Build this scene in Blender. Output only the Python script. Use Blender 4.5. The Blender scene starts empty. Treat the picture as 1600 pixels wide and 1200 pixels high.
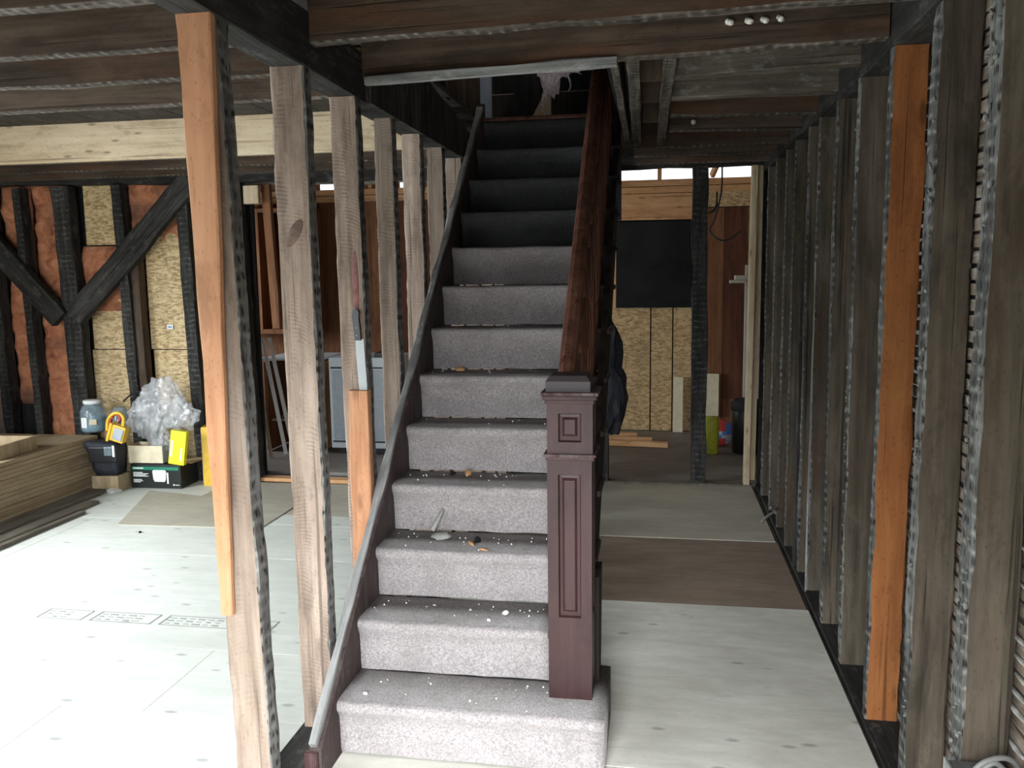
import bpy, bmesh, math, random
from mathutils import Vector, Matrix, noise
random.seed(7)
S = bpy.context.scene
COL = S.collection
PI = math.pi

# ------------------------------------------------------------------ camera
CAM_Z = 1.65
YAW, PITCH, ROLL, FPX = -.1703, -.126, -.0133, 1335.7
fw = Vector((math.sin(YAW)*math.cos(PITCH), math.cos(YAW)*math.cos(PITCH), math.sin(PITCH)))
rt0 = Vector((math.cos(YAW), -math.sin(YAW), 0)); up0 = rt0.cross(fw)
rt = rt0*math.cos(ROLL) + up0*math.sin(ROLL); up = -rt0*math.sin(ROLL) + up0*math.cos(ROLL)
cd = bpy.data.cameras.new('camera'); cam = bpy.data.objects.new('camera', cd); COL.objects.link(cam)
cd.sensor_width = 36; cd.lens = FPX*36/1600; cd.clip_start = .02
cam.matrix_world = Matrix(((rt.x, up.x, -fw.x, 0), (rt.y, up.y, -fw.y, 0), (rt.z, up.z, -fw.z, CAM_Z), (0, 0, 0, 1)))
S.camera = cam
# ------------------------------------------------------------------ world, exposure
w = bpy.data.worlds.new('world'); S.world = w; w.use_nodes = True
bg = w.node_tree.nodes['Background']; bg.inputs[0].default_value = (.93, .97, 1, 1); bg.inputs[1].default_value = 1.3
S.view_settings.view_transform = 'Standard'; S.view_settings.look = 'None'
S.view_settings.gamma = 1; S.view_settings.use_curve_mapping = False; S.view_settings.exposure = 0.55

def area(name, loc, target, sx, sy, power, col=(1, 1, 1), spread=180):
    l = bpy.data.lights.new(name, 'AREA'); l.shape = 'RECTANGLE'; l.size = sx; l.size_y = sy; l.energy = power; l.color = col; l.spread = math.radians(spread)
    o = bpy.data.objects.new(name, l); COL.objects.link(o); o.location = loc
    o.rotation_euler = (Vector(target)-Vector(loc)).to_track_quat('-Z', 'Y').to_euler()
    return o
# daylight through the door, bay and side openings of the shell built below
area('daylight_front_door', (-.30, -.42, 1.35), (-.62, 1.35, -.50), .95, 1.2, 84, (.93, .97, 1), 96)
area('daylight_bay_window', (-3.2, -.42, 1.45), (-3.5, 2.6, -.8), 2.4, 1.5, 58, (.90, .97, 1), 120)
area('daylight_side_window', (-5.55, 3.1, 1.45), (-3.5, 3.5, -.1), 1.7, 1.4, 140, (.90, .97, 1), 140)
area('kitchen_overhead_lamp', (-1.2, 8.3, 2.5), (-.6, 8.6, 0), 2.2, .5, 5, (1, .90, .78))  # unseen warm lamp under the kitchen roof, not at any opening
area('kitchen_side_fill', (-5.6, 7.7, 1.6), (-3.0, 8.2, .8), 1.0, 1.2, 26, (.95, .96, 1), 150)  # fill lamp added to brighten the left of the kitchen
area('upstairs_fill', (.2, 4.6, 4.3), (-.8, 6.2, 2.9), .5, .5, 16, (1, .95, .9))  # added lamp inside the closed upper storey, brightens insulation and pale patch

# ------------------------------------------------------------------ materials
class NT:
    def __init__(s, name):
        s.m = bpy.data.materials.new(name); s.m.use_nodes = True; s.t = s.m.node_tree; s.t.nodes.clear()
        s.out = s.t.nodes.new('ShaderNodeOutputMaterial'); s.b = s.t.nodes.new('ShaderNodeBsdfPrincipled')
        s.t.links.new(s.b.outputs[0], s.out.inputs[0])
        tc = s.t.nodes.new('ShaderNodeTexCoord'); oi = s.t.nodes.new('ShaderNodeObjectInfo')
        s.rnd = oi.outputs['Random']
        s.raw = tc.outputs['Object']
        a = s.t.nodes.new('ShaderNodeVectorMath'); a.operation = 'MULTIPLY_ADD'
        c = s.t.nodes.new('ShaderNodeCombineXYZ')
        for i in range(3): s.t.links.new(s.rnd, c.inputs[i])
        s.t.links.new(c.outputs[0], a.inputs[0]); a.inputs[1].default_value = (17, 23, 31); s.t.links.new(s.raw, a.inputs[2])
        s.co = a.outputs[0]
    def link(s, a, b): s.t.links.new(a, b)
    def mapd(s, sc, co=None):
        m = s.t.nodes.new('ShaderNodeMapping'); m.inputs['Scale'].default_value = sc; s.link(co or s.co, m.inputs[0]); return m.outputs[0]
    def noise(s, sc, scale=1, det=4, rough=.6, dist=0, co=None):
        n = s.t.nodes.new('ShaderNodeTexNoise'); s.link(s.mapd(sc, co), n.inputs['Vector'])
        n.inputs['Scale'].default_value = scale; n.inputs['Detail'].default_value = det; n.inputs['Roughness'].default_value = rough
        n.inputs['Distortion'].default_value = dist; return n.outputs['Fac']
    def vor(s, sc, scale=1, feat='F1', out='Distance', co=None):
        n = s.t.nodes.new('ShaderNodeTexVoronoi'); s.link(s.mapd(sc, co), n.inputs['Vector']); n.feature = feat
        n.inputs['Scale'].default_value = scale; return n.outputs[out]
    def rng(s, v, a, b, c=0, d=1):
        n = s.t.nodes.new('ShaderNodeMapRange'); s.link(v, n.inputs[0]); n.clamp = True
        for i, x in enumerate((a, b, c, d)): n.inputs[i+1].default_value = x
        return n.outputs[0]
    def math(s, op, a, b=None):
        n = s.t.nodes.new('ShaderNodeMath'); n.operation = op
        for i, x in enumerate((a, b)):
            if x is None: continue
            if isinstance(x, (int, float)): n.inputs[i].default_value = x
            else: s.link(x, n.inputs[i])
        return n.outputs[0]
    def ramp(s, v, stops):
        n = s.t.nodes.new('ShaderNodeValToRGB'); s.link(v, n.inputs[0]); e = n.color_ramp.elements
        while len(e) < len(stops): e.new(.5)
        for k, (p, c) in enumerate(stops): e[k].position = p; e[k].color = (*c, 1)
        return n.outputs[0]
    def mix(s, f, a, b, mode='MIX'):
        n = s.t.nodes.new('ShaderNodeMix'); n.data_type = 'RGBA'; n.blend_type = mode
        if isinstance(f, (int, float)): n.inputs[0].default_value = f
        else: s.link(f, n.inputs[0])
        for i, x in ((6, a), (7, b)):
            if isinstance(x, tuple): n.inputs[i].default_value = (*x, 1)
            else: s.link(x, n.inputs[i])
        return n.outputs[2]
    def sep(s, axis, co=None):
        n = s.t.nodes.new('ShaderNodeSeparateXYZ'); s.link(co or s.raw, n.inputs[0]); return n.outputs[axis]
    def color(s, c):
        if isinstance(c, tuple): s.b.inputs['Base Color'].default_value = (*c, 1)
        else: s.link(c, s.b.inputs['Base Color'])
    def bump(s, v, strength=.3, dist=.01):
        n = s.t.nodes.new('ShaderNodeBump'); n.inputs['Strength'].default_value = strength; n.inputs['Distance'].default_value = dist
        s.link(v, n.inputs['Height']); s.link(n.outputs[0], s.b.inputs['Normal'])
    def rough(s, r): s.b.inputs['Roughness'].default_value = r

def wood(name, dark, mid, light, saw=0, lath=0, knots=.5, rough=.85, plaster=0, vary=.35, ends=None, fine=1., red=None, kf=1., crack=.6):
    n = NT(name)
    g = n.noise((26*fine, 26*fine, 1.3), 1, 5, .65, .3)
    b = n.noise((5, 5, 1.1), 1, 3, .6, .5)
    v = n.math('ADD', n.math('MULTIPLY', g, .55), n.math('MULTIPLY', b, .45))
    c = n.ramp(v, [(.36, dark), (.5, mid), (.64, light)])
    if red:
        c = n.mix(n.rng(n.noise((7, 7, .9), 1, 2), .52, .66, 0, .75), c, red)
    bl = n.noise((9, 9, 3.2), 1, 5, .75, .4)
    c = n.mix(n.rng(bl, .52, .68, 0, .5), c, tuple(x*.5 for x in dark))
    c = n.mix(n.rng(bl, .46, .34, 0, .35), c, tuple(min(1, x*1.15) for x in light))
    ck = n.noise((60*fine, 60*fine, .8), 1, 2, .5, .2)
    c = n.mix(n.rng(ck, .64, .70, 0, crack), c, tuple(x*.3 for x in dark))
    h = n.math('ADD', g, n.math('MULTIPLY', n.rng(ck, .62, .70), -2*crack))
    if saw:
        X = n.sep(0); bend = n.math('ADD', n.math('MULTIPLY', n.math('MULTIPLY', X, X), 4.0), n.math('MULTIPLY', n.noise((3, 3, 2.2), 1, 2), .16))
        ph = n.math('MULTIPLY', n.math('ADD', n.sep(2), n.math('ADD', bend, n.math('MULTIPLY', X, .12))), 430)
        sw = n.math('MULTIPLY', n.rng(n.math('SINE', ph), -.2, .9), n.rng(n.noise((16, 16, 5), 1, 4, .7), .47, .62))
        c = n.mix(n.math('MULTIPLY', sw, saw), c, tuple(x*.42 for x in mid)); h = n.math('ADD', h, n.math('MULTIPLY', sw, -.5))
    if knots:
        k = n.vor((7*kf, 7*kf, 1.9*kf), 1)
        c = n.mix(n.rng(k, .07, .16, knots, 0), c, tuple(x*.28 for x in mid))
        sp = n.vor((55, 55, 30), 1)
        c = n.mix(n.rng(sp, .10, .2, knots*.6, 0), c, tuple(x*.35 for x in mid))
    c = n.mix(n.rng(n.rnd, 0, 1, 0, vary), c, dark, 'MIX')
    if lath:
        z = n.sep(2); q = n.math('ADD', n.math('MULTIPLY', z, 22.2), n.math('MULTIPLY', n.noise((9, 9, 5), 1, 2), 1.2))
        fr = n.math('FRACT', q)
        band = n.rng(n.math('ABSOLUTE', n.math('SUBTRACT', fr, .5)), .14, .34, 1, 0)
        spot = n.rng(n.noise((60, 60, 13), 1, 2), .50, .60)
        c = n.mix(n.math('MULTIPLY', band, n.math('MULTIPLY', spot, lath)), c, (.012, .011, .01))
        band2 = n.rng(n.math('ABSOLUTE', n.math('SUBTRACT', n.math('FRACT', n.math('ADD', q, .5)), .5)), .0, .22, 1, 0)
        c = n.mix(n.math('MULTIPLY', band2, n.math('MULTIPLY', n.rng(n.noise((26, 26, 9), 1, 4, .7), .46, .66), plaster)), c, (.34, .34, .32))
    elif plaster:
        c = n.mix(n.rng(n.noise((18, 18, 9), 1, 4, .75), .55, .68, 0, plaster), c, (.4, .4, .38))
    n.color(c); n.rough(rough); n.b.inputs['Specular IOR Level'].default_value = .22; n.bump(h, .5, .004)
    return n.m

def simple(name, col, rough=.6, metal=0, var=.0, bump=0, scale=20, trans=0, alpha=1, spec=.5):
    n = NT(name); v = n.noise((1, 1, 1), scale, 4)
    n.color(n.mix(n.rng(v, .35, .65), tuple(max(0, x*(1-var)) for x in col), tuple(min(1, x*(1+var)) for x in col)))
    n.rough(rough); n.b.inputs['Metallic'].default_value = metal; n.b.inputs['Alpha'].default_value = alpha
    n.b.inputs['Transmission Weight'].default_value = trans; n.b.inputs['Specular IOR Level'].default_value = spec
    if bump: n.bump(v, bump, .01)
    return n.m

M = {}
M['stud'] = wood('weathered_stud', (.15, .108, .083), (.31, .235, .185), (.46, .365, .30), saw=.36)
M['stud_plain'] = wood('weathered_stud_smooth', (.12, .088, .068), (.265, .203, .158), (.39, .315, .258), saw=.12)
M['stud_side'] = wood('lath_marked_edge', (.055, .052, .049), (.145, .138, .13), (.27, .26, .25), lath=.95, plaster=.5, knots=.1, vary=.2)
M['stud_dark'] = wood('dark_sooty_timber', (.012, .0115, .011), (.032, .030, .028), (.075, .072, .068), knots=.3, plaster=.12)
M['dark_side'] = wood('dark_sooty_edge', (.014, .0135, .013), (.035, .034, .032), (.085, .083, .08), lath=.6, knots=.1, plaster=.28)
M['right_stud'] = wood('old_brown_dimmed_stud', (.042, .034, .025), (.098, .080, .060), (.165, .138, .105), saw=0, vary=.3, red=(.085, .058, .040))  # brown stud copy; the right wall's dimmer light is put into its colour
M['right_side'] = wood('plastered_stud_edge', (.04, .039, .037), (.10, .10, .095), (.23, .235, .225), lath=.9, plaster=.7, knots=.1, vary=.2)
M['joist'] = wood('brown_joist', (.038, .027, .019), (.082, .058, .041), (.13, .096, .07), red=(.125, .055, .028), knots=.5)
M['joist_side'] = wood('joist_underside', (.04, .034, .028), (.10, .083, .068), (.20, .175, .15), lath=.8, plaster=.6)
M['orange'] = wood('orange_softwood', (.36, .17, .085), (.50, .25, .135), (.58, .315, .185), knots=.6, vary=.12, fine=.8, kf=1.4)
M['orange_deep'] = wood('deep_orange_stud', (.19, .068, .022), (.28, .105, .034), (.35, .145, .05), knots=.8, vary=.05, fine=.8, kf=1.5)
M['pine'] = wood('new_pine', (.42, .32, .20), (.53, .42, .285), (.60, .50, .36), knots=.75, vary=.08, rough=.75, kf=2.2)
M['pine_warm'] = wood('warm_pine', (.42, .22, .10), (.56, .31, .15), (.64, .40, .22), knots=.7, vary=.1, rough=.75, kf=1.8)
M['stack'] = wood('dull_tan_board', (.27, .20, .12), (.38, .29, .18), (.46, .37, .245), knots=.3, vary=.25)
M['floorboard'] = wood('grey_board', (.09, .08, .062), (.16, .14, .115), (.24, .215, .175), knots=.2)
M['panel_red'] = wood('red_brown_panel', (.055, .019, .010), (.10, .036, .018), (.15, .055, .03), knots=.1, rough=.7)
M['panel_brown'] = wood('brown_panel', (.13, .055, .024), (.22, .10, .048), (.30, .15, .075), knots=.3, rough=.75)
M['mahogany'] = wood('dark_mahogany', (.032, .014, .014), (.046, .020, .020), (.062, .028, .027), knots=.0, rough=.42, vary=.1, fine=.6, crack=0)
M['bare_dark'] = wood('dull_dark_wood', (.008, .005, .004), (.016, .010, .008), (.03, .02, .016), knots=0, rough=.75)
M['mahogany_worn'] = wood('worn_mahogany', (.012, .007, .006), (.026, .014, .011), (.055, .031, .022), knots=.2, rough=.6)
M['mahogany_dust'] = simple('dusty_mahogany_top', (.066, .052, .054), .55, var=.1, scale=9, spec=.3)
M['cap_paint'] = simple('dusty_cap_varnish', (.058, .046, .048), .5, var=.08, scale=4, spec=.3)
M['stringer_face'] = wood('dusty_dark_skirt', (.03, .02, .019), (.055, .036, .034), (.09, .07, .066), knots=.0, rough=.6, plaster=.1)
M['stringer_top'] = wood('dusty_grey_board_edge', (.16, .16, .15), (.27, .27, .255), (.42, .42, .40), knots=.3, plaster=.5, fine=.8)
M['char'] = wood('charred_board', (.004, .004, .004), (.009, .009, .009), (.02, .02, .019), knots=0, rough=.85)
M['log'] = wood('rough_log_joist', (.045, .038, .03), (.095, .082, .066), (.17, .15, .125), knots=.3, plaster=.2)
M['mahogany'].node_tree.nodes['Principled BSDF'].inputs['Specular IOR Level'].default_value = .3
M['mahogany_worn'] = wood('worn_mahogany', (.06, .024, .016), (.13, .055, .036), (.20, .095, .06), knots=.2, rough=.5)
M['mahogany_dust'] = wood('dusty_mahogany', (.04, .018, .018), (.07, .033, .032), (.16, .14, .135), knots=.0, rough=.5, plaster=.2)
M['stringer_top'] = wood('dusty_grey_board_edge', (.12, .12, .115), (.24, .24, .235), (.42, .42, .41), knots=.2, plaster=.6)
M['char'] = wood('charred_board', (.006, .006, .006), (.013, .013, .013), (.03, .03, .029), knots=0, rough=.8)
M['log'] = wood('rough_log_joist', (.06, .05, .04), (.13, .11, .088), (.24, .21, .175), knots=.3, plaster=.3)

def plywood(name, a, b, stain, knot=.55, axis=(3, 1, 1), vary=.1):
    n = NT(name)
    g = n.noise((axis[0]*1.2, axis[1]*14, 6), 1, 6, .7, .6)
    s2 = n.noise((1, 1, 1), 1.6, 4, .65)
    c = n.mix(n.rng(g, .38, .62), a, b)
    c = n.mix(n.rng(s2, .45, .72, 0, .6), c, stain)
    k = n.vor((4.2, 10, 1), 1)
    c = n.mix(n.rng(k, .07, .15, knot, 0), c, (.17, .165, .15))
    d = n.noise((1, 1, 1), 60, 3, .8); c = n.mix(n.rng(d, .62, .72, 0, .35), c, tuple(x*.55 for x in stain))
    c = n.mix(n.rng(n.rnd, 0, 1, 0, vary), c, stain)
    n.color(c); n.rough(.6); n.bump(g, .15, .002); n.b.inputs['Specular IOR Level'].default_value = .35
    return n.m
M['ply'] = plywood('pale_plywood', (.56, .545, .475), (.68, .665, .595), (.40, .385, .33))
M['ply_left'] = plywood('pale_plywood_left', (.60, .62, .575), (.70, .715, .665), (.52, .535, .49), vary=.12, knot=.5)
M['ply_brown'] = plywood('brown_plywood', (.24, .18, .135), (.31, .24, .185), (.17, .125, .09), knot=.15)
M['ply_grey'] = plywood('grey_plywood', (.16, .145, .13), (.22, .20, .18), (.09, .08, .07), knot=.1)
M['ply_tan'] = plywood('tan_plywood', (.43, .40, .33), (.50, .47, .39), (.33, .30, .24), knot=.3)

def osb(name, tone=.92, tint=(1, 1, 1)):
    n = NT(name)
    wv = n.t.nodes.new('ShaderNodeTexVoronoi'); wv.feature = 'F1'; wv.inputs['Scale'].default_value = 1
    nz = n.t.nodes.new('ShaderNodeTexNoise'); nz.inputs['Scale'].default_value = 6; n.link(n.co, nz.inputs['Vector'])
    vm = n.t.nodes.new('ShaderNodeVectorMath'); vm.operation = 'MULTIPLY_ADD'; n.link(nz.outputs['Color'], vm.inputs[0]); vm.inputs[1].default_value = (.06, .06, .06); n.link(n.co, vm.inputs[2])
    n.link(n.mapd((30, 40, 85), vm.outputs[0]), wv.inputs['Vector'])
    sp = n.t.nodes.new('ShaderNodeSeparateColor'); n.link(wv.outputs['Color'], sp.inputs[0])
    t = lambda *c: tuple(x*tone*y for x, y in zip(c, tint))
    c = n.ramp(sp.outputs[0], [(0, t(.36, .24, .11)), (.45, t(.62, .45, .23)), (1, t(.80, .63, .37))])
    c = n.mix(n.rng(n.noise((20, 20, 60), 1, 3), .58, .7, 0, .5), c, t(.22, .13, .06))
    c = n.mix(n.rng(n.noise((2, 2, 2), 1, 3), .5, .75, 0, .5), c, t(.33, .24, .14))
    n.color(c); n.rough(.65); n.bump(sp.outputs[0], .2, .003)
    return n.m
M['osb'] = osb('osb_sheet'); M['osb_dim'] = osb('osb_sheet_old', .75, (1, .93, .86))

def foam():
    n = NT('orange_spray_foam')
    a = n.noise((1, 1, 1), 9, 6, .7, .8); r = n.noise((5, 5, 22), 1, 4, .6, 1.2)
    c = n.ramp(a, [(.3, (.22, .075, .04)), (.5, (.52, .20, .10)), (.68, (.68, .31, .17))])
    c = n.mix(n.rng(n.noise((1, 1, 1), 2.2, 3), .48, .66, 0, .75), c, (.12, .065, .05))
    n.color(c); n.rough(.9); n.bump(n.math('ADD', a, r), .9, .02); return n.m
M['foam'] = foam()

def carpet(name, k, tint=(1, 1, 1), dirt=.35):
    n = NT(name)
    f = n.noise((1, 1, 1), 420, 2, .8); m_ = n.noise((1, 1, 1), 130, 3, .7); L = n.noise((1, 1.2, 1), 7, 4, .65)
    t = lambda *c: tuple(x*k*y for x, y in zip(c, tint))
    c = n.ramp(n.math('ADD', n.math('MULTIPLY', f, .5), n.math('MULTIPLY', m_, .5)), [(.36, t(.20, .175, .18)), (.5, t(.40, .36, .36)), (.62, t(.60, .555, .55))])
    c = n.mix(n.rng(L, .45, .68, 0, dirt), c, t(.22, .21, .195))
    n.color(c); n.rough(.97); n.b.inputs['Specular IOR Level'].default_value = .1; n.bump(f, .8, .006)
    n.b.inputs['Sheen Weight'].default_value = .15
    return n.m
M['carpet'] = carpet('mauve_grey_carpet', 1.0)
M['carpet_tread'] = carpet('walked_carpet_lightened', 1.25, (.96, 1, .98), .4)  # treads lightened in colour for light from above, plus walked-in dirt
M['carpet_dark'] = carpet('dark_carpet', .235, (.85, .95, 1.0), .4)
M['lath'] = wood('old_wood_lath', (.10, .075, .055), (.20, .155, .12), (.30, .26, .22), knots=.1, plaster=.6)
M['plaster'] = simple('old_plaster', (.30, .295, .275), .95, var=.3, bump=.6, scale=14)
M['crumb'] = simple('grey_plaster_crumb', (.17, .168, .158), .95, var=.3)
M['white'] = simple('white_enamel', (.55, .60, .63), .35, var=.04)
M['grey_panel'] = simple('blue_grey_panel', (.36, .40, .44), .4, var=.08)
M['black'] = simple('black_plastic', (.012, .012, .014), .4, var=.2)
M['knot'] = simple('brown_knot', (.16, .10, .075), .7, var=.4, scale=30)
M['redstain'] = simple('dull_red_paint', (.17, .07, .06), .8, var=.3, scale=30)
M['navy'] = simple('black_nylon', (.014, .016, .024), .7, var=.4, bump=.4, scale=40)
M['darkglass'] = simple('sooty_black_sheet', (.010, .0105, .012), .75, var=.5, scale=2.5, spec=.2)
M['yellow'] = simple('fluorescent_yellow', (.86, .86, .02), .45)
M['yellow2'] = simple('yellow_plastic', (.75, .46, .04), .4, var=.1)
M['card'] = simple('brown_cardboard', (.48, .36, .22), .9, var=.12)
M['card_pale'] = simple('pale_cardboard', (.66, .58, .42), .9, var=.08)
M['paper'] = simple('white_paper', (.8, .81, .8), .8)
M['green'] = simple('green_print', (.01, .20, .12), .5)
M['boxblack'] = simple('black_print', (.012, .015, .014), .4)
M['steel'] = simple('brushed_steel', (.33, .345, .35), .5, .4, var=.06, scale=8)
M['galv'] = simple('dull_galvanised', (.30, .32, .31), .5, .5, var=.25)
M['glass'] = simple('jar_glass', (.35, .45, .5), .12, trans=0, alpha=.45, var=.2)
M['blue'] = simple('blue_liquid', (.10, .28, .36), .3, var=.3)
M['film'] = simple('clear_plastic_film', (.72, .74, .77), .2, alpha=.30, var=.12, bump=.35, scale=14, spec=.9)
M['rag'] = simple('pale_pink_insulation', (.82, .68, .74), .95, var=.25, bump=.8, scale=50)
M['lime'] = simple('lime_plastic', (.38, .40, .03), .45, var=.15)
M['ballblue'] = simple('ball_blue', (.08, .20, .48), .35); M['ballred'] = simple('ball_red', (.5, .06, .05), .35)
M['leaf'] = simple('dry_leaf', (.50, .27, .12), .8, var=.25)
M['chip'] = simple('plaster_chip', (.78, .77, .74), .9)
M['cable'] = simple('black_cable', (.012, .011, .01), .5)
M['cable_grey'] = simple('grey_cable', (.20, .20, .19), .5)
M['porcelain'] = simple('white_porcelain', (.75, .72, .66), .35)
M['blue_dark'] = simple('dark_blue_cloth', (.012, .016, .04), .8, var=.3)
M['sky_blue_paint'] = simple('faded_blue_paint', (.26, .31, .37), .6, var=.1)
M['ink'] = simple('grey_stamp_ink', (.30, .31, .29), .9)
M['deck'] = wood('sooty_roof_deck', (.02, .018, .016), (.045, .038, .032), (.08, .07, .06), knots=.2)
M['plain_wall'] = simple('dusty_outer_board', (.30, .27, .23), .9, var=.2)
M['metalbox'] = simple('grey_metal_box', (.13, .135, .13), .45, .4, var=.2)
M['cream'] = simple('cream_paint', (.62, .60, .52), .6, var=.05)

# ------------------------------------------------------------------ builders
def put(name, me, parent=None, mw=None, mats=()):
    o = bpy.data.objects.new(name, me); COL.objects.link(o)
    for m in mats: me.materials.append(m)
    if mw is not None: o.matrix_world = mw
    if parent is not None:
        o.parent = parent; o.matrix_parent_inverse = parent_world(parent).inverted()
    return o
WORLD = {}
def parent_world(p):
    m = p.matrix_basis.copy(); q = p
    while q.parent is not None:
        m = q.parent.matrix_basis @ q.matrix_parent_inverse @ m if False else q.matrix_parent_inverse @ m
        q = q.parent; m = q.matrix_basis @ m
    return m
def tag(o, label=None, cat=None, group=None, kind=None):
    if label: o['label'] = label
    if cat: o['category'] = cat
    if group: o['group'] = group
    if kind: o['kind'] = kind
    return o
def empty(name, loc, rotz=0):
    o = bpy.data.objects.new(name, None); COL.objects.link(o); o.location = loc; o.rotation_euler = (0, 0, rotz); o.empty_display_size = .1
    return o

def frame(a, b, wdir):
    a, b = Vector(a), Vector(b); z = (b-a).normalized(); x = Vector(wdir); x = (x - z*x.dot(z)).normalized(); y = z.cross(x)
    return Matrix(((x.x, y.x, z.x, a.x), (x.y, y.y, z.y, a.y), (x.z, y.z, z.z, a.z), (0, 0, 0, 1))), (b-a).length

def board(name, a, b, w, t, wdir, mat, parent=None, side=None, sides='', seg=10, jit=.004, w2=None, t2=None, ch=.004, label=None, nick=0):
    """timber from a to b (centre line); width w along wdir, thickness t across; edge material on the sides named in `sides`"""
    mw, L = frame(a, b, wdir); w2 = w if w2 is None else w2; t2 = t if t2 is None else t2
    bm = bmesh.new(); rings = []; sd = random.random()*100
    for k in range(seg+1):
        f = k/seg; hw = (w+(w2-w)*f)/2; ht = (t+(t2-t)*f)/2; z = L*f; ring = []
        c = min(ch, hw*.4, ht*.4)
        for i, (x, y) in enumerate(((-hw+c, -ht), (hw-c, -ht), (hw, -ht+c), (hw, ht-c), (hw-c, ht), (-hw+c, ht), (-hw, ht-c), (-hw, -ht+c))):
            side_i = (i//2)
            jx = jit*noise.noise(Vector((sd+side_i*3.1, z*4.3, 0)))*1.6; jy = jit*noise.noise(Vector((sd+side_i*5.7, z*3.7, 9)))
            if nick: jx += (nick if x < 0 else -nick)*max(0, noise.noise(Vector((sd+i*2.3, z*19, 4))))*2.2*(abs(x) > hw*.6)
            ring.append(bm.verts.new((x+jx, y+jy, z)))
        rings.append(ring)
    for k in range(seg):
        for i in range(8):
            j = (i+1) % 8; f = bm.faces.new((rings[k][i], rings[k][j], rings[k+1][j], rings[k+1][i]))
            key = {0: '-t', 2: '+w', 4: '+t', 6: '-w'}.get(i)
            if side is not None and key and key in sides: f.material_index = 1
            if side is not None and i in (1, 7, 3, 5):
                if (i in (1, 3) and '+w' in sides) or (i in (5, 7) and '-w' in sides): f.material_index = 1
    bm.faces.new(list(reversed(rings[0]))); bm.faces.new(rings[-1])
    bmesh.ops.recalc_face_normals(bm, faces=bm.faces)
    me = bpy.data.meshes.new(name); bm.to_mesh(me); bm.free()
    o = put(name, me, parent, mw, (mat, side) if side is not None else (mat,))
    if label: o['label'] = label
    return o

def bm_box(bm, c, s, rz=0, mi=0, bev=0):
    r = bmesh.ops.create_cube(bm, size=1, matrix=Matrix.Translation(c) @ Matrix.Rotation(rz, 4, 'Z') @ Matrix.Diagonal((*s, 1)))
    fs = {f for v in r['verts'] for f in v.link_faces}
    for f in fs: f.material_index = mi
    if bev: 
        es = list({e for f in fs for e in f.edges}); rr = bmesh.ops.bevel(bm, geom=es, offset=bev, segments=2, affect='EDGES', profile=.6)
        for f in rr['faces']: f.material_index = mi
def mesh_obj(name, bm, mats, parent=None, mw=None, smooth=False):
    bmesh.ops.recalc_face_normals(bm, faces=bm.faces)
    me = bpy.data.meshes.new(name); bm.to_mesh(me); bm.free()
    if smooth:
        for p in me.polygons: p.use_smooth = True
    return put(name, me, parent, mw, mats if isinstance(mats, (tuple, list)) else (mats,))
def box(name, c, s, mat, parent=None, rz=0, bev=.0, label=None):
    """box centred at c in world space, origin at its centre"""
    bm = bmesh.new(); bm_box(bm, (0, 0, 0), s, 0, 0, bev)
    o = mesh_obj(name, bm, mat, parent, Matrix.Translation(c) @ Matrix.Rotation(rz, 4, 'Z'))
    if label: o['label'] = label
    return o
def span(name, x0, x1, y0, y1, z0, z1, mat, parent=None, bev=0, label=None):
    return box(name, ((x0+x1)/2, (y0+y1)/2, (z0+z1)/2), (abs(x1-x0), abs(y1-y0), abs(z1-z0)), mat, parent, 0, bev, label)
def lathe(name, prof, mat, loc, parent=None, seg=20, mw=None, smooth=True):
    bm = bmesh.new(); rings = []
    for r, z in prof: rings.append([bm.verts.new((r*math.cos(2*PI*i/seg), r*math.sin(2*PI*i/seg), z)) for i in range(seg)])
    for a, b in zip(rings, rings[1:]):
        for i in range(seg): bm.faces.new((a[i], a[(i+1) % seg], b[(i+1) % seg], b[i]))
    bm.faces.new(list(reversed(rings[0]))); bm.faces.new(rings[-1])
    return mesh_obj(name, bm, mat, parent, mw if mw is not None else Matrix.Translation(loc), smooth)
def tube(name, pts, r, mat, parent=None, seg=8, r2=None, origin=None):
    pts = [Vector(p) for p in pts]; o0 = Vector(origin) if origin else pts[0].copy(); bm = bmesh.new(); rings = []
    ref = Vector((.3, .2, .93))
    for k, p in enumerate(pts):
        d = (pts[min(k+1, len(pts)-1)]-pts[max(k-1, 0)]).normalized(); x = d.cross(ref)
        if x.length < .1: x = d.cross(Vector((1, 0, 0)))
        x.normalize(); y = d.cross(x); rr = r if r2 is None else r+(r2-r)*k/(len(pts)-1)
        rings.append([bm.verts.new(p-o0+(x*math.cos(2*PI*i/seg)+y*math.sin(2*PI*i/seg))*rr) for i in range(seg)])
    for a, b in zip(rings, rings[1:]):
        for i in range(seg): bm.faces.new((a[i], a[(i+1) % seg], b[(i+1) % seg], b[i]))
    bm.faces.new(list(reversed(rings[0]))); bm.faces.new(rings[-1])
    return mesh_obj(name, bm, mat, parent, Matrix.Translation(o0), True)
def smooth_path(pts, n=8):
    pts = [Vector(p) for p in pts]; out = []
    P = [pts[0]]+pts+[pts[-1]]
    for i in range(1, len(P)-2):
        for k in range(n):
            t = k/n; a, b, c, d = P[i-1:i+3]
            out.append(.5*((2*b)+(-a+c)*t+(2*a-5*b+4*c-d)*t*t+(-a+3*b-3*c+d)*t*t*t))
    out.append(pts[-1]); return out
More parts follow.
